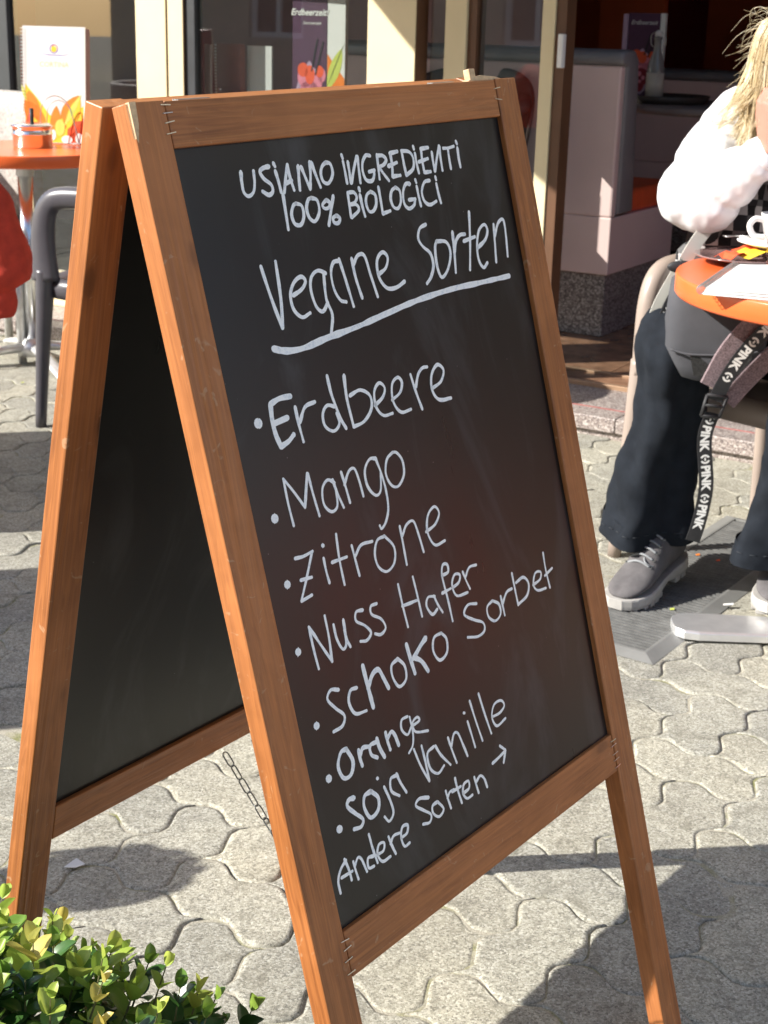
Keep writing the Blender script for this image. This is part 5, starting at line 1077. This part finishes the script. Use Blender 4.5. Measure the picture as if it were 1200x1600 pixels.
# boots
def boot(name, heel, toe, lift, label):
    """heel and toe points on the ground; lift raises the heel"""
    h_, t_ = Vector(heel), Vector(toe); d = (t_-h_); L = d.length; d.normalize(); side = Vector((0, 0, 1)).cross(d).normalized(); nup = d.cross(side).normalized()
    Mx = Matrix(((d.x, side.x, nup.x, h_.x), (d.y, side.y, nup.y, h_.y), (d.z, side.z, nup.z, h_.z), (0, 0, 0, 1)))
    root = empty(name); root.parent = person; root.matrix_local = PI_ @ Mx; root['label'] = label
    L = 0.285
    def outline(s, ins=0.0):
        # half width along the sole
        pts = [(0.0, 0.018), (0.012, 0.030), (0.04, 0.036), (0.09, 0.034), (0.13, 0.036), (0.18, 0.046), (0.22, 0.049), (0.25, 0.044), (0.272, 0.028), (0.282, 0.012)]
        x = s
        for (a, wa), (b2, wb) in zip(pts, pts[1:]):
            if a <= x <= b2: return wa+(wb-wa)*(x-a)/(b2-a)-ins
        return 0.012-ins
    xs_ = [0.0, 0.006, 0.018, 0.04, 0.065, 0.09, 0.115, 0.14, 0.165, 0.19, 0.215, 0.238, 0.256, 0.270, 0.279, 0.283]
    # sole with tread blocks
    mb = MB(); rings = []
    for x in xs_:
        w = outline(x)+0.004; zt_ = 0.034+0.008*max(0, 1-x/0.10)+0.004*max(0, (x-0.22)/0.06); zb = 0.010+(0.010*math.sin(PI*min(1, max(0, (x-0.085)/0.065))))
        if x > 0.24: zb += (x-0.24)*0.12
        rings.append([(x, -w*0.94, zb), (x, -w, zb+0.008), (x, -w*0.99, zt_-0.004), (x, -w*0.94, zt_), (x, w*0.94, zt_), (x, w*0.99, zt_-0.004), (x, w, zb+0.008), (x, w*0.94, zb)])
    mb.loft(rings); mb.build('sole', m_sole, root, bevel=0.0015)
    tb = MB()
    for x0, x1 in ((0.004, 0.026), (0.032, 0.052), (0.058, 0.080), (0.150, 0.168), (0.174, 0.192), (0.198, 0.216), (0.222, 0.240), (0.246, 0.262)):
        for s_ in (-1, 1):
            w = min(outline(x0), outline(x1))+0.004; zb = 0.0 if x1 < 0.24 else 0.002
            tb.box(x0, x1, min(s_*w*0.97, s_*w*0.30), max(s_*w*0.97, s_*w*0.30), zb, 0.0115+(0.006 if x1 < 0.09 else 0))
    tb.build('tread', m_sole, root, bevel=0.0015)
    gv = MB()
    # upper
    mb = MB(); rings = []
    prof = [(0.006, 0.036, 0.126, 0.026), (0.012, 0.036, 0.130, 0.030), (0.03, 0.036, 0.130, 0.034), (0.055, 0.036, 0.128, 0.036), (0.08, 0.036, 0.126, 0.036), (0.10, 0.034, 0.132, 0.036), (0.12, 0.033, 0.122, 0.037), (0.145, 0.033, 0.107, 0.040), (0.17, 0.033, 0.092, 0.043), (0.195, 0.033, 0.078, 0.045), (0.22, 0.034, 0.066, 0.045), (0.245, 0.035, 0.060, 0.040), (0.262, 0.036, 0.053, 0.030), (0.274, 0.037, 0.045, 0.015)]
    for x, zb, zt_, w in prof:
        hgt = zt_-zb; ring = []
        for k in range(20):
            a = 2*PI*k/20; cy = math.cos(a); sz = math.sin(a)
            yy = math.copysign(abs(cy)**0.75, cy)*w*(1.0-0.30*max(0, sz)*(1 if x > 0.09 else 0.25)); zz = zb+hgt*(0.5+0.5*math.copysign(abs(sz)**(0.8), sz))
            q = Vector((x, yy, zz)); q += Vector((0, 1, 0.6))*0.0018*noise.noise(q*40)
            ring.append(q)
        rings.append(ring)
    mb.loft(rings); up_ = mb.build('upper', m_suede, root, smooth=True, subd=1)
    # shaft
    mb = MB(); mb.tube([(0.048, 0, 0.09), (0.050, 0, 0.12), (0.052, 0, 0.16), (0.052, 0, 0.175)], [0.036, 0.037, 0.039, 0.040], 24, [0.044, 0.043, 0.046, 0.047], up=(1, 0, 0)); mb.build('shaft', m_suede, root, smooth=True)
    # laces, eyelets, seam
    for k in range(6):
        x = 0.184-k*0.0165; z = 0.0825+k*0.0098; yy = 0.022-0.001*k
        P = spline([(x-0.002, -yy-0.004, z-0.004), (x, -0.008, z+0.0045), (x, 0.008, z+0.0045), (x-0.002, yy+0.004, z-0.004)], 5)
        MB().tube(P, 0.0034, 6, 0.0024).build('lace', m_lace, root, smooth=True)
        for s_ in (-1, 1): MB().lathe([(0.0014, 0), (0.0034, 0), (0.0034, 0.0018), (0.0014, 0.0018)], 12, (x-0.002, s_*(yy+0.0065), z-0.0055)).build('eyelet', m_zinc, root)
    P = spline([(0.150, -0.034, 0.062), (0.172, -0.026, 0.074), (0.182, 0, 0.080), (0.172, 0.026, 0.074), (0.150, 0.034, 0.062)], 6); MB().tube(P, 0.0016, 5).build('seam', m_suede, root, smooth=True)
    P = spline([(0.170, 0.006, 0.092), (0.185, 0.018, 0.088), (0.172, 0.030, 0.078), (0.16, 0.014, 0.090)], 6); MB().tube(P, 0.0018, 5).build('lace', m_lace, root, smooth=True)
    return root
boot('boot', (0.668, 3.205, 0.030), (0.500, 2.985, -0.004), 0.03, 'right boot with the heel slightly raised')
boot('boot', (0.895, 3.18, 0.030), (0.815, 2.91, 0.022), 0.0, 'left boot resting on the table foot')

# hair: tapering strands from the crown
m_hair = bpy.data.materials.new('blond_hair'); m_hair.use_nodes = True
nt = m_hair.node_tree; b = nt.nodes['Principled BSDF']
f = noisen(nt, coords(nt, scale=(60, 60, 14), rnd=False), 1.0, 3)
nt.links.new(ramp(nt, f, [(0.3, (0.48, 0.35, 0.18)), (0.5, (0.76, 0.63, 0.40)), (0.75, (0.88, 0.82, 0.68))]), b.inputs['Base Color']); b.inputs['Roughness'].default_value = 0.42
rh = random.Random(11)
mb = MB()
crown = headc+MH @ Vector((0, 0.02, 0.09))
for k in range(430):                              # locks: strands that share a course and gather at the tip
    a = rh.uniform(-PI, PI)                       # around the head, 0 = face
    if abs(a) < 0.6 and rh.random() < 0.8: continue
    lift = rh.uniform(0.0, 0.024); ln_ = rh.uniform(0.05, 0.17); tw = rh.gauss(0, .10)
    out = rh.uniform(0.0, 0.045) if rh.random() < 0.4 else rh.uniform(-0.012, 0.012)
    g3, g4 = Vector((rh.gauss(0, .006), rh.gauss(0, .006), 0)), Vector((rh.gauss(0, .014), rh.gauss(0, .013), rh.gauss(0, .01)))
    for m_ in range(15):
        b_ = a+rh.gauss(0, .055); sp_ = rh.gauss(0, 0.0022); sx, cy = math.sin(b_), -math.cos(b_); sx2, cy2 = math.sin(a+tw), -math.cos(a+tw); lf = lift+sp_
        r0 = MH @ Vector((sx*0.02+rh.gauss(0, .005), cy*0.02+rh.gauss(0, .005)+0.01, 0.105))
        r1 = MH @ Vector((sx*(0.066+lf), cy*(0.083+lf), 0.068+lf*0.4)); r2 = MH @ Vector((sx*(0.088+lf), cy*(0.100+lf), -0.005))
        r3 = MH @ (Vector((sx2*(0.086+lf+out*0.6), cy2*(0.096+lf+out*0.5), -0.02-ln_*0.55))+g3+Vector((rh.gauss(0, .0025), rh.gauss(0, .0025), 0)))
        r4 = r3 + MH @ (Vector((sx2*out, cy2*out, -ln_*0.5*rh.uniform(0.75, 1.1)))+g4+Vector((rh.gauss(0, .003), rh.gauss(0, .003), 0)))
        P = spline([headc+r0, headc+r1, headc+r2, headc+r3, headc+r4], 3); r_ = rh.uniform(0.0004, 0.0010)
        mb.tube(P, lerps([r_, r_*1.2, r_, r_*0.9, 0.0002], len(P)), 3, cap=False)
for k in range(260):                              # flyaway wisps
    a = rh.uniform(-2.6, 2.6); sx, cy = math.sin(a), -math.cos(a)
    p = headc+MH @ Vector((sx*0.07, cy*0.09, rh.uniform(-0.02, 0.10))); q = MH @ Vector((sx*rh.uniform(0.02, 0.06)+rh.gauss(0, .015), cy*rh.uniform(0.02, 0.05)+rh.gauss(0, .015), rh.uniform(-0.02, 0.045)))
    P = spline([p, p+q*0.6, p+q+MH @ Vector((0, 0, -0.015)), p+q*1.25+MH @ Vector((rh.gauss(0, .012), rh.gauss(0, .012), rh.uniform(-0.06, -0.01)))], 5)
    mb.tube(P, lerps([0.00045, 0.0004, 0.00015], len(P)), 3, cap=False)
pbuild(mb, 'hair', m_hair, smooth=True)
pbuild(MB().loft(ell(headc+MH @ Vector((0, 0.016, 0.022)), (0.082, 0.092, 0.098), 28, 18, M=MH)), 'hair_base', m_hair, smooth=True)

# ------------------------------------------------------------------ grey bag on the lap with lettered straps
m_bag = simple('charcoal_canvas', (0.065, 0.066, 0.075), 0.85, var=0.12, vscale=20, bmp=0.5, bscale=700)
m_mesh = simple('black_net', (0.02, 0.02, 0.02), 0.7, var=0.6, vscale=300, bmp=1.0, bscale=260)
m_pad2 = simple('heather_strap_pad', (0.20, 0.15, 0.16), 0.95, var=0.55, vscale=320, bmp=0.5)
m_web = simple('off_white_webbing', (0.55, 0.54, 0.48), 0.85, var=0.1)
m_let = simple('white_woven_letters', (0.75, 0.75, 0.72), 0.8, var=0.05)
bag = empty('bag', (0.66, 3.0, 0.60), math.radians(-14), 'charcoal grey bag on the lap of the person under the edge of the right table', 'bag')
mb = MB(); rings = []
for z, w, d_ in ((-0.088, 0.040, 0.030), (-0.082, 0.062, 0.042), (-0.055, 0.080, 0.052), (-0.02, 0.098, 0.058), (0.03, 0.104, 0.060), (0.08, 0.102, 0.058), (0.112, 0.096, 0.052), (0.122, 0.080, 0.040)):
    ring = []
    for k in range(40):
        a = 2*PI*k/40; ca_, sn = math.cos(a), math.sin(a); q = Vector((math.copysign(abs(ca_)**0.45, ca_)*w, math.copysign(abs(sn)**0.55, sn)*d_, z))
        q += Vector((ca_, sn, 0))*0.005*noise.noise(q*22); ring.append(q)
    rings.append(ring)
mb.loft(rings); mb.build('bag_body', m_bag, bag, smooth=True)
MB().tube(spline([(-0.085, -0.058, -0.022), (-0.05, -0.064, -0.028), (0.0, -0.066, -0.026), (0.05, -0.064, -0.024), (0.095, -0.052, -0.012)], 6), 0.0022, 6).build('piping', m_bag, bag, smooth=True)
mp = MB(); mp.add([(-0.045, -0.0600, -0.030), (0.075, -0.0590, -0.026), (0.062, -0.0555, -0.058), (0.02, -0.050, -0.080), (-0.035, -0.052, -0.072)], [(0, 1, 2, 3, 4)]); mo = mp.build('net_pocket', m_mesh, bag); so = mo.modifiers.new('s', 'SOLIDIFY'); so.thickness = 0.003; so.offset = 1
fp = MB(); fp.add([(-0.030, -0.0640, -0.029), (0.055, -0.0632, -0.027), (0.012, -0.0600, -0.062)], [(0, 1, 2)]); fo_ = fp.build('flap', m_bag, bag); so = fo_.modifiers.new('s', 'SOLIDIFY'); so.thickness = 0.003; so.offset = 1
def strap(path, width_dir, hw, th, mat, name, parent, text=None, tsize=0.02, start=0.0, flip=False, n=10):
    """flat band along the path; width direction given (made square to it); lettering follows the band"""
    P = spline(path, n); rings = []; frames = []; s_ = 0
    for i, p in enumerate(P):
        t = (P[min(i+1, len(P)-1)]-P[max(i-1, 0)]).normalized(); w = Vector(width_dir); w = (w-t*w.dot(t)).normalized(); nn = t.cross(w).normalized()
        if nn.y > 0: nn = -nn
        frames.append((s_, p, t, w, nn)); rings.append([p-w*hw-nn*th, p+w*hw-nn*th, p+w*hw+nn*th, p-w*hw+nn*th])
        if i < len(P)-1: s_ += (P[i+1]-p).length
    o = MB().loft(rings).build(name, mat, parent, bevel=0.0004)
    if text:
        def at(s):
            for a, b2 in zip(frames, frames[1:]):
                if s <= b2[0]:
                    k = (s-a[0])/max(1e-9, b2[0]-a[0]); return [a[j].lerp(b2[j], k) for j in (1, 2, 3, 4)]
            return list(frames[-1][1:])
        pos = start; total = frames[-1][0]; mb2 = MB()
        words = text if isinstance(text, list) else [text]; wi = 0
        while True:
            word = words[wi % len(words)]; wi += 1
            if word == '@':      # round emblem between the words
                vs = []; fs = []; R0, R1 = hw*0.40, hw*0.68; cx = pos+hw*0.8
                for k in range(16):
                    if k in (3, 4, 11, 12): continue
                    a0, a1 = 2*PI*k/16, 2*PI*(k+1)/16; i0 = len(vs)
                    vs += [(cx+R0*math.cos(a0), R0*math.sin(a0)), (cx+R1*math.cos(a0), R1*math.sin(a0)), (cx+R1*math.cos(a1), R1*math.sin(a1)), (cx+R0*math.cos(a1), R0*math.sin(a1))]; fs.append((i0, i0+1, i0+2, i0+3))
                i0 = len(vs); q = R0*0.55; vs += [(cx-q, -q*0.5), (cx+q, -q*0.5), (cx+q, q*0.5), (cx-q, q*0.5)]; fs.append((i0, i0+1, i0+2, i0+3)); adv = hw*1.7
            else:
                tv, tf = text_polys(word, tsize, 0.0, 0.0011); wd = max(x for x, _ in tv); ht = tsize*0.70
                vs = [(pos+x, (y-ht/2)) for x, y in tv]; fs = tf; adv = wd+0.004
            if pos+adv > total-0.002: break
            out = []
            for s, y in vs:
                p, t, w, nn = at(s); out.append(p+nn.cross(t)*y+nn*(th+0.0004))
            mb2.add(out, fs); pos += adv
        if mb2.v: mb2.build('strap_lettering', m_let, o)
    return o
BI = bag.matrix_basis.inverted() if False else None
straps = empty('lettered_strap', (0.63, 2.87, 0.4), 0, 'black PINK lettered strap with buckle, hanging down between the trouser legs', 'strap')
off = Vector((-0.63, -2.87, -0.4))
W = lambda *L: [Vector(p)+off for p in L]
strap(W((0.770, 2.868, 0.690), (0.735, 2.863, 0.655), (0.690, 2.862, 0.600), (0.658, 2.862, 0.545), (0.640, 2.862, 0.500)), (-0.8, 0, 0.5), 0.0145, 0.0012, m_black, 'upper_band', straps, ['@', 'PINK'], 0.0235, 0.004)
strap(W((0.638, 2.865, 0.475), (0.628, 2.868, 0.42), (0.640, 2.871, 0.33), (0.638, 2.872, 0.28), (0.632, 2.872, 0.24), (0.624, 2.873, 0.205)), (-1, 0, 0.05), 0.0145, 0.0012, m_black, 'lower_band', straps, ['@', 'PINK'], 0.0235, 0.003)
strap(W((0.755, 2.875, 0.690), (0.705, 2.875, 0.650), (0.662, 2.875, 0.595), (0.630, 2.873, 0.525)), (-0.8, 0, 0.5), 0.021, 0.005, m_pad2, 'padded_band', straps)
strap(W((0.795, 2.878, 0.640), (0.755, 2.878, 0.600), (0.705, 2.877, 0.545), (0.665, 2.874, 0.495)), (-0.75, 0, 0.6), 0.018, 0.005, m_pad2, 'padded_band', straps)
bk = MB(); C_ = Vector((0.638, 2.860, 0.490))+off
for a, b2 in (((-0.020, 0.020), (0.020, 0.020)), ((0.020, 0.020), (0.018, -0.022)), ((0.018, -0.022), (-0.018, -0.022)), ((-0.018, -0.022), (-0.020, 0.020)), ((-0.019, 0.0), (0.019, 0.0))):
    bk.tube([C_+Vector((a[0]+a[1]*0.25, 0, a[1]-a[0]*0.1)), C_+Vector((b2[0]+b2[1]*0.25, 0, b2[1]-b2[0]*0.1))], 0.0034, 8)
bk.build('buckle', m_black, straps, smooth=True)
straps2 = empty('lettered_strap', (0.58, 3.12, 0.65), 0, 'PINK lettered strap with oval buckle lying over the taupe armrest by the scarf', 'strap')
off = Vector((-0.58, -3.12, -0.65))
strap(W((0.603, 3.075, 0.725), (0.590, 3.065, 0.690), (0.572, 3.062, 0.640), (0.553, 3.066, 0.585), (0.545, 3.075, 0.560)), (-1, 0, 0.25), 0.0135, 0.0012, m_black, 'lettered_band', straps2, ['PINK', '@'], 0.0215, 0.022)
strap(W((0.590, 3.078, 0.728), (0.570, 3.074, 0.690), (0.552, 3.074, 0.650), (0.540, 3.078, 0.605)), (-1, 0, 0.25), 0.010, 0.0012, m_web, 'pale_band', straps2)
strap(W((0.605, 3.085, 0.725), (0.602, 3.072, 0.695), (0.594, 3.065, 0.665)), (-1, 0, 0.1), 0.008, 0.0012, m_web, 'pale_band', straps2)
strap(W((0.600, 3.085, 0.735), (0.628, 3.11, 0.775), (0.662, 3.13, 0.815), (0.680, 3.14, 0.835)), (-0.8, 0, 0.6), 0.014, 0.0014, m_web, 'pale_band', straps2)
bk = MB(); C_ = Vector((0.592, 3.065, 0.727))+off
bk.loft(ell(C_, (0.030, 0.008, 0.013), 24, 10)); bk.build('buckle', m_black, straps2, smooth=True)
tv, tf = text_polys('PI', 0.013, 0, 0.0006)
MB().add([C_+Vector((x-0.007, -0.0086, y-0.005)) for x, y in tv], tf).build('strap_lettering', m_let, straps2)

# ------------------------------------------------------------------ evergreen shrub in the front left corner
def mat_leaf(name, c0, c1, gloss, trans):
    m, nt, b = newmat(name); oi = nt.nodes.new('ShaderNodeObjectInfo')
    co = coords(nt, scale=(60, 60, 60))
    c = mixc(nt, oi.outputs['Random'], c0, c1)
    c = mixc(nt, 0.5, c, ramp(nt, noisen(nt, co, 1.5, 3), [(0.3, (0.75,)*3), (0.7, (1.2,)*3)]), 'MULTIPLY')
    nt.links.new(c, b.inputs['Base Color']); b.inputs['Roughness'].default_value = gloss; b.inputs['Specular IOR Level'].default_value = 0.6
    tl = nt.nodes.new('ShaderNodeBsdfTranslucent'); nt.links.new(c, tl.inputs[0]); mx = nt.nodes.new('ShaderNodeMixShader'); mx.inputs[0].default_value = trans
    out = nt.nodes['Material Output']; nt.links.new(b.outputs[0], mx.inputs[1]); nt.links.new(tl.outputs[0], mx.inputs[2]); nt.links.new(mx.outputs[0], out.inputs[0]); return m
l_old = mat_leaf('dark_glossy_leaf', (0.030, 0.080, 0.018), (0.065, 0.15, 0.030), 0.28, 0.12)
l_mid = mat_leaf('green_leaf', (0.15, 0.28, 0.04), (0.26, 0.38, 0.06), 0.32, 0.28)
l_new = mat_leaf('young_yellow_green_leaf', (0.36, 0.52, 0.08), (0.55, 0.60, 0.12), 0.38, 0.40)
l_gold = mat_leaf('young_golden_leaf', (0.66, 0.52, 0.12), (0.62, 0.60, 0.16), 0.4, 0.40)
m_stem = simple('green_brown_stem', (0.14, 0.13, 0.05), 0.7)
def leaf_geo(cup_, fold, n=7):
    vs = []; fs = []
    for i in range(n+1):
        t = i/n; w = 0.33*math.sin(PI*min(1, t**0.8*1.0))**0.75 if 0 < t < 1 else 0.0
        if t > 0.5: w = 0.33*math.cos((t-0.5)*PI)**0.5 if t < 1 else 0.0
        z = -cup_*t*t
        for s_ in (-1, -0.5, 0, 0.5, 1): vs.append((t, s_*w, z+fold*abs(s_)*w+(0.012 if abs(s_) == 0.5 else 0)))
    for i in range(n):
        for j in range(4): a = i*5+j; fs.append((a, a+5, a+6, a+1))
    return vs, fs
lmeshes = {}
for mt_ in (l_old, l_mid, l_new, l_gold):
    for q, (cu_, fo2) in enumerate(((0.10, 0.25), (0.22, 0.45), (-0.08, 0.6))):
        v_, f_ = leaf_geo(cu_, fo2); me = bpy.data.meshes.new('leaf'); me.from_pydata(v_, [], f_); me.update(); me.materials.append(mt_)
        for p in me.polygons: p.use_smooth = True
        lmeshes[(mt_.name, q)] = (me, v_, f_)
shrub = empty('evergreen_shrub', (-0.47, 1.17, 0), 0, 'clipped evergreen shrub with yellow-green tips at the foot of the sign, front left corner', 'shrub')
sh_c = Vector((-0.47, 1.17, 0))
rs = random.Random(21)
leaves = []; stems = MB()
def basis(x, up):
    x = x.normalized(); z = (up-x*up.dot(x)); z = z.normalized() if z.length > 1e-4 else Vector((0, 1, 0)); y = z.cross(x); return x, y, z
def sprig(base, tip, n, size, young):
    d = (tip-base); L = d.length; d.normalize(); stems.tube([base, base.lerp(tip, 0.5)+Vector((rs.gauss(0, .002), rs.gauss(0, .002), 0)), tip], [0.0014, 0.0012, 0.0007], 5, cap=False)
    rot = rs.uniform(0, PI)
    u = d.cross(Vector((0.3, 0.2, 1))).normalized(); w = d.cross(u)
    for k in range(n):
        t = 1-(k/n)*0.98; p = base+d*L*t; rot += PI/2+rs.gauss(0, .15)
        opening = 0.35+0.95*(k/n)**0.7
        for s_ in (0, PI):
            a = rot+s_+rs.gauss(0, .12); out = u*math.cos(a)+w*math.sin(a)
            ld = (d*math.cos(opening)+out*math.sin(opening))
            sz = size*(0.62+0.5*min(1, k/2.0))*rs.uniform(0.85, 1.12)
            if young and k < 2: sz *= 1.1
            mt_ = l_old
            if young:
                mt_ = (l_gold if young == 2 else l_new) if k < 2 else (l_new if (k == 2 and young == 2) else l_mid if k < 4 else l_old)
            elif k == 0: mt_ = l_mid
            leaves.append((p, ld, d, sz, mt_, rs.randrange(3)))
# dome of sprigs
def dome(x, y):
    """height of the shrub top"""
    dx = (x+0.49)/0.42; dy = (y-1.17)/0.25
    r = dx*dx+dy*dy
    return None if r > 1 else 0.10+0.245*math.sqrt(max(0, 1-r))*(1-0.15*dx)+0.018*noise.noise(Vector((x*9, y*9, 2)))
pts = []
tries = 0
while len(pts) < 250 and tries < 20000:
    tries += 1
    x, y = rs.uniform(-0.88, -0.04), rs.uniform(0.92, 1.42)
    h_ = dome(x, y)
    if h_ is None: continue
    if any((x-a)**2+(y-b2)**2 < 0.024**2 for a, b2, _ in pts): continue
    pts.append((x, y, h_))
for x, y, h_ in pts:
    e_ = 0.004; hx = dome(x+e_, y); hy = dome(x, y+e_)
    nrm = Vector((-(hx-h_)/e_ if hx else 1.2, -(hy-h_)/e_ if hy else 1.2, 1.0)); nrm = Vector((max(-1.5, min(1.5, nrm.x)), max(-1.5, min(1.5, nrm.y)), 1)).normalized()
    tipd = (nrm*0.7+Vector((0, 0, 0.6))+Vector((rs.gauss(0, .14), rs.gauss(0, .14), 0))).normalized()
    L = rs.uniform(0.055, 0.105); y_ = rs.random()
    young = 0 if y_ < 0.22 else (1 if y_ < 0.80 else 2)
    if x > -0.24: young = 1 if rs.random() < 0.22 else 0
    base = Vector((x, y, h_-0.02))-tipd*L*0.3
    sprig(base, base+tipd*L, rs.choice((4, 5, 5, 6)), rs.choice((rs.uniform(0.020, 0.027), rs.uniform(0.026, 0.036))), young)
for _ in range(260):       # inner, darker filling
    x, y = rs.uniform(-0.84, -0.12), rs.uniform(0.96, 1.38); h_ = dome(x, y)
    if h_ is None: continue
    base = Vector((x, y, rs.uniform(0.08, max(0.09, h_-0.05)))); sprig(base, base+Vector((rs.gauss(0, .02), rs.gauss(0, .02), 0.05)), 4, 0.023, 0)
leaves_w = []
for p, ld, d, sz, mt_, q in leaves:
    c = camI @ p; vis = c.z < -0.2 and abs(2352.9*c.x/-c.z) < 600 and abs(2352.9*c.y/-c.z) < 800
    leaves_w.append(((0 if vis else 1), -p.z, p, ld, d, sz, mt_, q))
leaves_w.sort(key=lambda t: (t[0], t[1]))
shI = Matrix.Translation(-sh_c)
restm = {}
for i, (_, _, p, ld, d, sz, mt_, q) in enumerate(leaves_w):
    x, y, z = basis(ld, d); me, v_, f_ = lmeshes[(mt_.name, q)]
    Mx = Matrix(((x.x*sz, y.x*sz, z.x*sz, p.x), (x.y*sz, y.y*sz, z.y*sz, p.y), (x.z*sz, y.z*sz, z.z*sz, p.z), (0, 0, 0, 1)))
    if i < 300:
        o = bpy.data.objects.new('leaf', me); COL.objects.link(o); o.matrix_local = shI @ Mx; o.parent = shrub
    else:
        mbx = restm.setdefault('all', MB()); mbx.cur = (l_old, l_mid, l_new, l_gold).index(mt_); mbx.add([Mx @ Vector(v) for v in v_], f_)
o = restm['all'].build('foliage', [l_old, l_mid, l_new, l_gold], shrub, smooth=True, M=shI); o['kind'] = 'stuff'
for cx, cy in ((-0.47, 1.17), (-0.30, 1.17), (-0.64, 1.15)):
    for k in range(5):
        a = k*1.3; stems.tube(spline([(cx, cy, 0.0), (cx+0.03*math.cos(a), cy+0.03*math.sin(a), 0.08), (cx+0.09*math.cos(a), cy+0.07*math.sin(a), 0.16), (cx+0.13*math.cos(a), cy+0.10*math.sin(a), 0.26)], 4), [0.005]*4+[0.004]*4+[0.003]*5, 6)
stems.build('stems', m_stem, shrub, M=shI)

# ------------------------------------------------------------------ litter on the paving
def litter(name, pts, mat, label, cat, group=None, th=0.0006):
    cx = sum(p[0] for p in pts)/len(pts); cy = sum(p[1] for p in pts)/len(pts)
    mb = MB(); mb.add([(x-cx, y-cy, z) for x, y, z in pts], [tuple(range(len(pts)))]); o = mb.build(name, mat); o.location = (cx, cy, 0.002)
    so = o.modifiers.new('s', 'SOLIDIFY'); so.thickness = th; so.offset = 1; return prop(o, label, cat, group)
litter('paper_scrap', [(-0.455, 1.925, 0.001), (-0.437, 1.921, 0.003), (-0.425, 1.935, 0.001), (-0.440, 1.944, 0.005)], m_paper, 'small white scrap of paper in the shadow behind the shrub', 'paper scrap')
litter('paper_scrap', [(0.735, 3.02, 0.008), (0.757, 3.022, 0.009), (0.76, 3.03, 0.010), (0.737, 3.03, 0.008)], m_paper, 'tiny white scrap on the rubber mat between the boots', 'paper scrap')
for x, y, c_, l_ in ((0.735, 3.335, i_or, 'tiny orange crumb on the paving behind the boot'), (0.776, 3.30, i_re, 'tiny red crumb on the paving behind the boot'), (0.614, 2.985, i_li, 'tiny yellow crumb on the mat in front of the boot'), (-1.215, 4.86, i_li, 'dry yellow leaf below the left table')):
    litter('crumb', [(x, y, 0.008), (x+0.010, y+0.002, 0.008), (x+0.011, y+0.008, 0.010), (x+0.002, y+0.007, 0.009)], c_, l_, 'litter')
rg = MB(); rgp = [Vector((0.022*math.cos(a), 0.020*math.sin(a), 0.003)) for a in (2*PI*k/30 for k in range(31))]
rg.tube(rgp, 0.0010, 6); o = rg.build('wire_ring', m_black, None, smooth=True); o.location = (-0.196, 2.345, 0.0); prop(o, 'dark wire ring lying on the paving between the two halves of the sign', 'wire ring')

# ------------------------------------------------------------------ street opposite, seen mirrored in the glass
def street_house(x, w, h, colr, label, nwin, floors):
    hs = empty('town_house', cafe_pt(x, -15.5, 0), YAW, label, 'house', 'houses across the street')
    mt_ = simple('render_'+label.split()[0], colr, 0.9, var=0.1, vscale=0.6)
    mb = MB(); mb.box(0, w, -8, -0.2, 0, h); mb.build('core', mt_, hs)
    fh = h/floors; mb = MB(); ww = w/nwin
    fw = None
    for f_ in range(floors):
        mb.box(0.0, w, -0.1999, 0, f_*fh, f_*fh+fh*0.30); mb.box(0.0, w, -0.1999, 0, f_*fh+fh*0.84, (f_+1)*fh-0.001)
        for i in range(nwin):
            x0 = i*ww; mb.box(x0, x0+ww*0.27, -0.1999, 0, f_*fh+fh*0.3001, f_*fh+fh*0.8399); mb.box(x0+ww*0.73, x0+ww, -0.1999, 0, f_*fh+fh*0.3001, f_*fh+fh*0.8399)
            wn_ = MB(); X0, X1, Z0, Z1 = x0+ww*0.2705, x0+ww*0.7295, f_*fh+fh*0.3005, f_*fh+fh*0.8395
            for a, b2, c_, d_ in ((X0, X0+0.08, Z0, Z1), (X1-0.08, X1, Z0, Z1), (X0+0.0801, X1-0.0801, Z0, Z0+0.08), (X0+0.0801, X1-0.0801, Z1-0.08, Z1), ((X0+X1)/2-0.04, (X0+X1)/2+0.04, Z0+0.0801, Z1-0.0801)): wn_.box(a, b2, -0.14, -0.08, c_, d_)
            wf = wn_.build('window', m_white, hs)
            MB().box(X0, X1, -0.18, -0.1401, Z0, Z1).build('pane', m_gasket, wf)
    mb.build('front_wall', mt_, hs)
    rf = MB(); rf.loft([[(-0.2, 0.4, h), (w+0.2, 0.4, h), (w+0.2, -8.3, h), (-0.2, -8.3, h)], [(0, -3.6, h+2.2), (w, -3.6, h+2.2), (w, -4.4, h+2.2), (0, -4.4, h+2.2)]]); rf.build('roof', simple('roof_tile', (0.25, 0.09, 0.06), 0.8), hs)
street_house(-16, 9, 8.0, (0.55, 0.48, 0.36), 'cream house across the street, mirrored in the cafe window', 4, 3)
street_house(-6.8, 7, 7.2, (0.42, 0.20, 0.14), 'brick red house across the street, mirrored in the cafe window', 3, 3)
street_house(0.4, 10, 8.4, (0.60, 0.58, 0.54), 'pale grey house across the street, mirrored in the cafe window', 5, 3)
street_house(10.6, 8, 7.6, (0.35, 0.33, 0.30), 'dark grey house across the street at the right end', 4, 3)
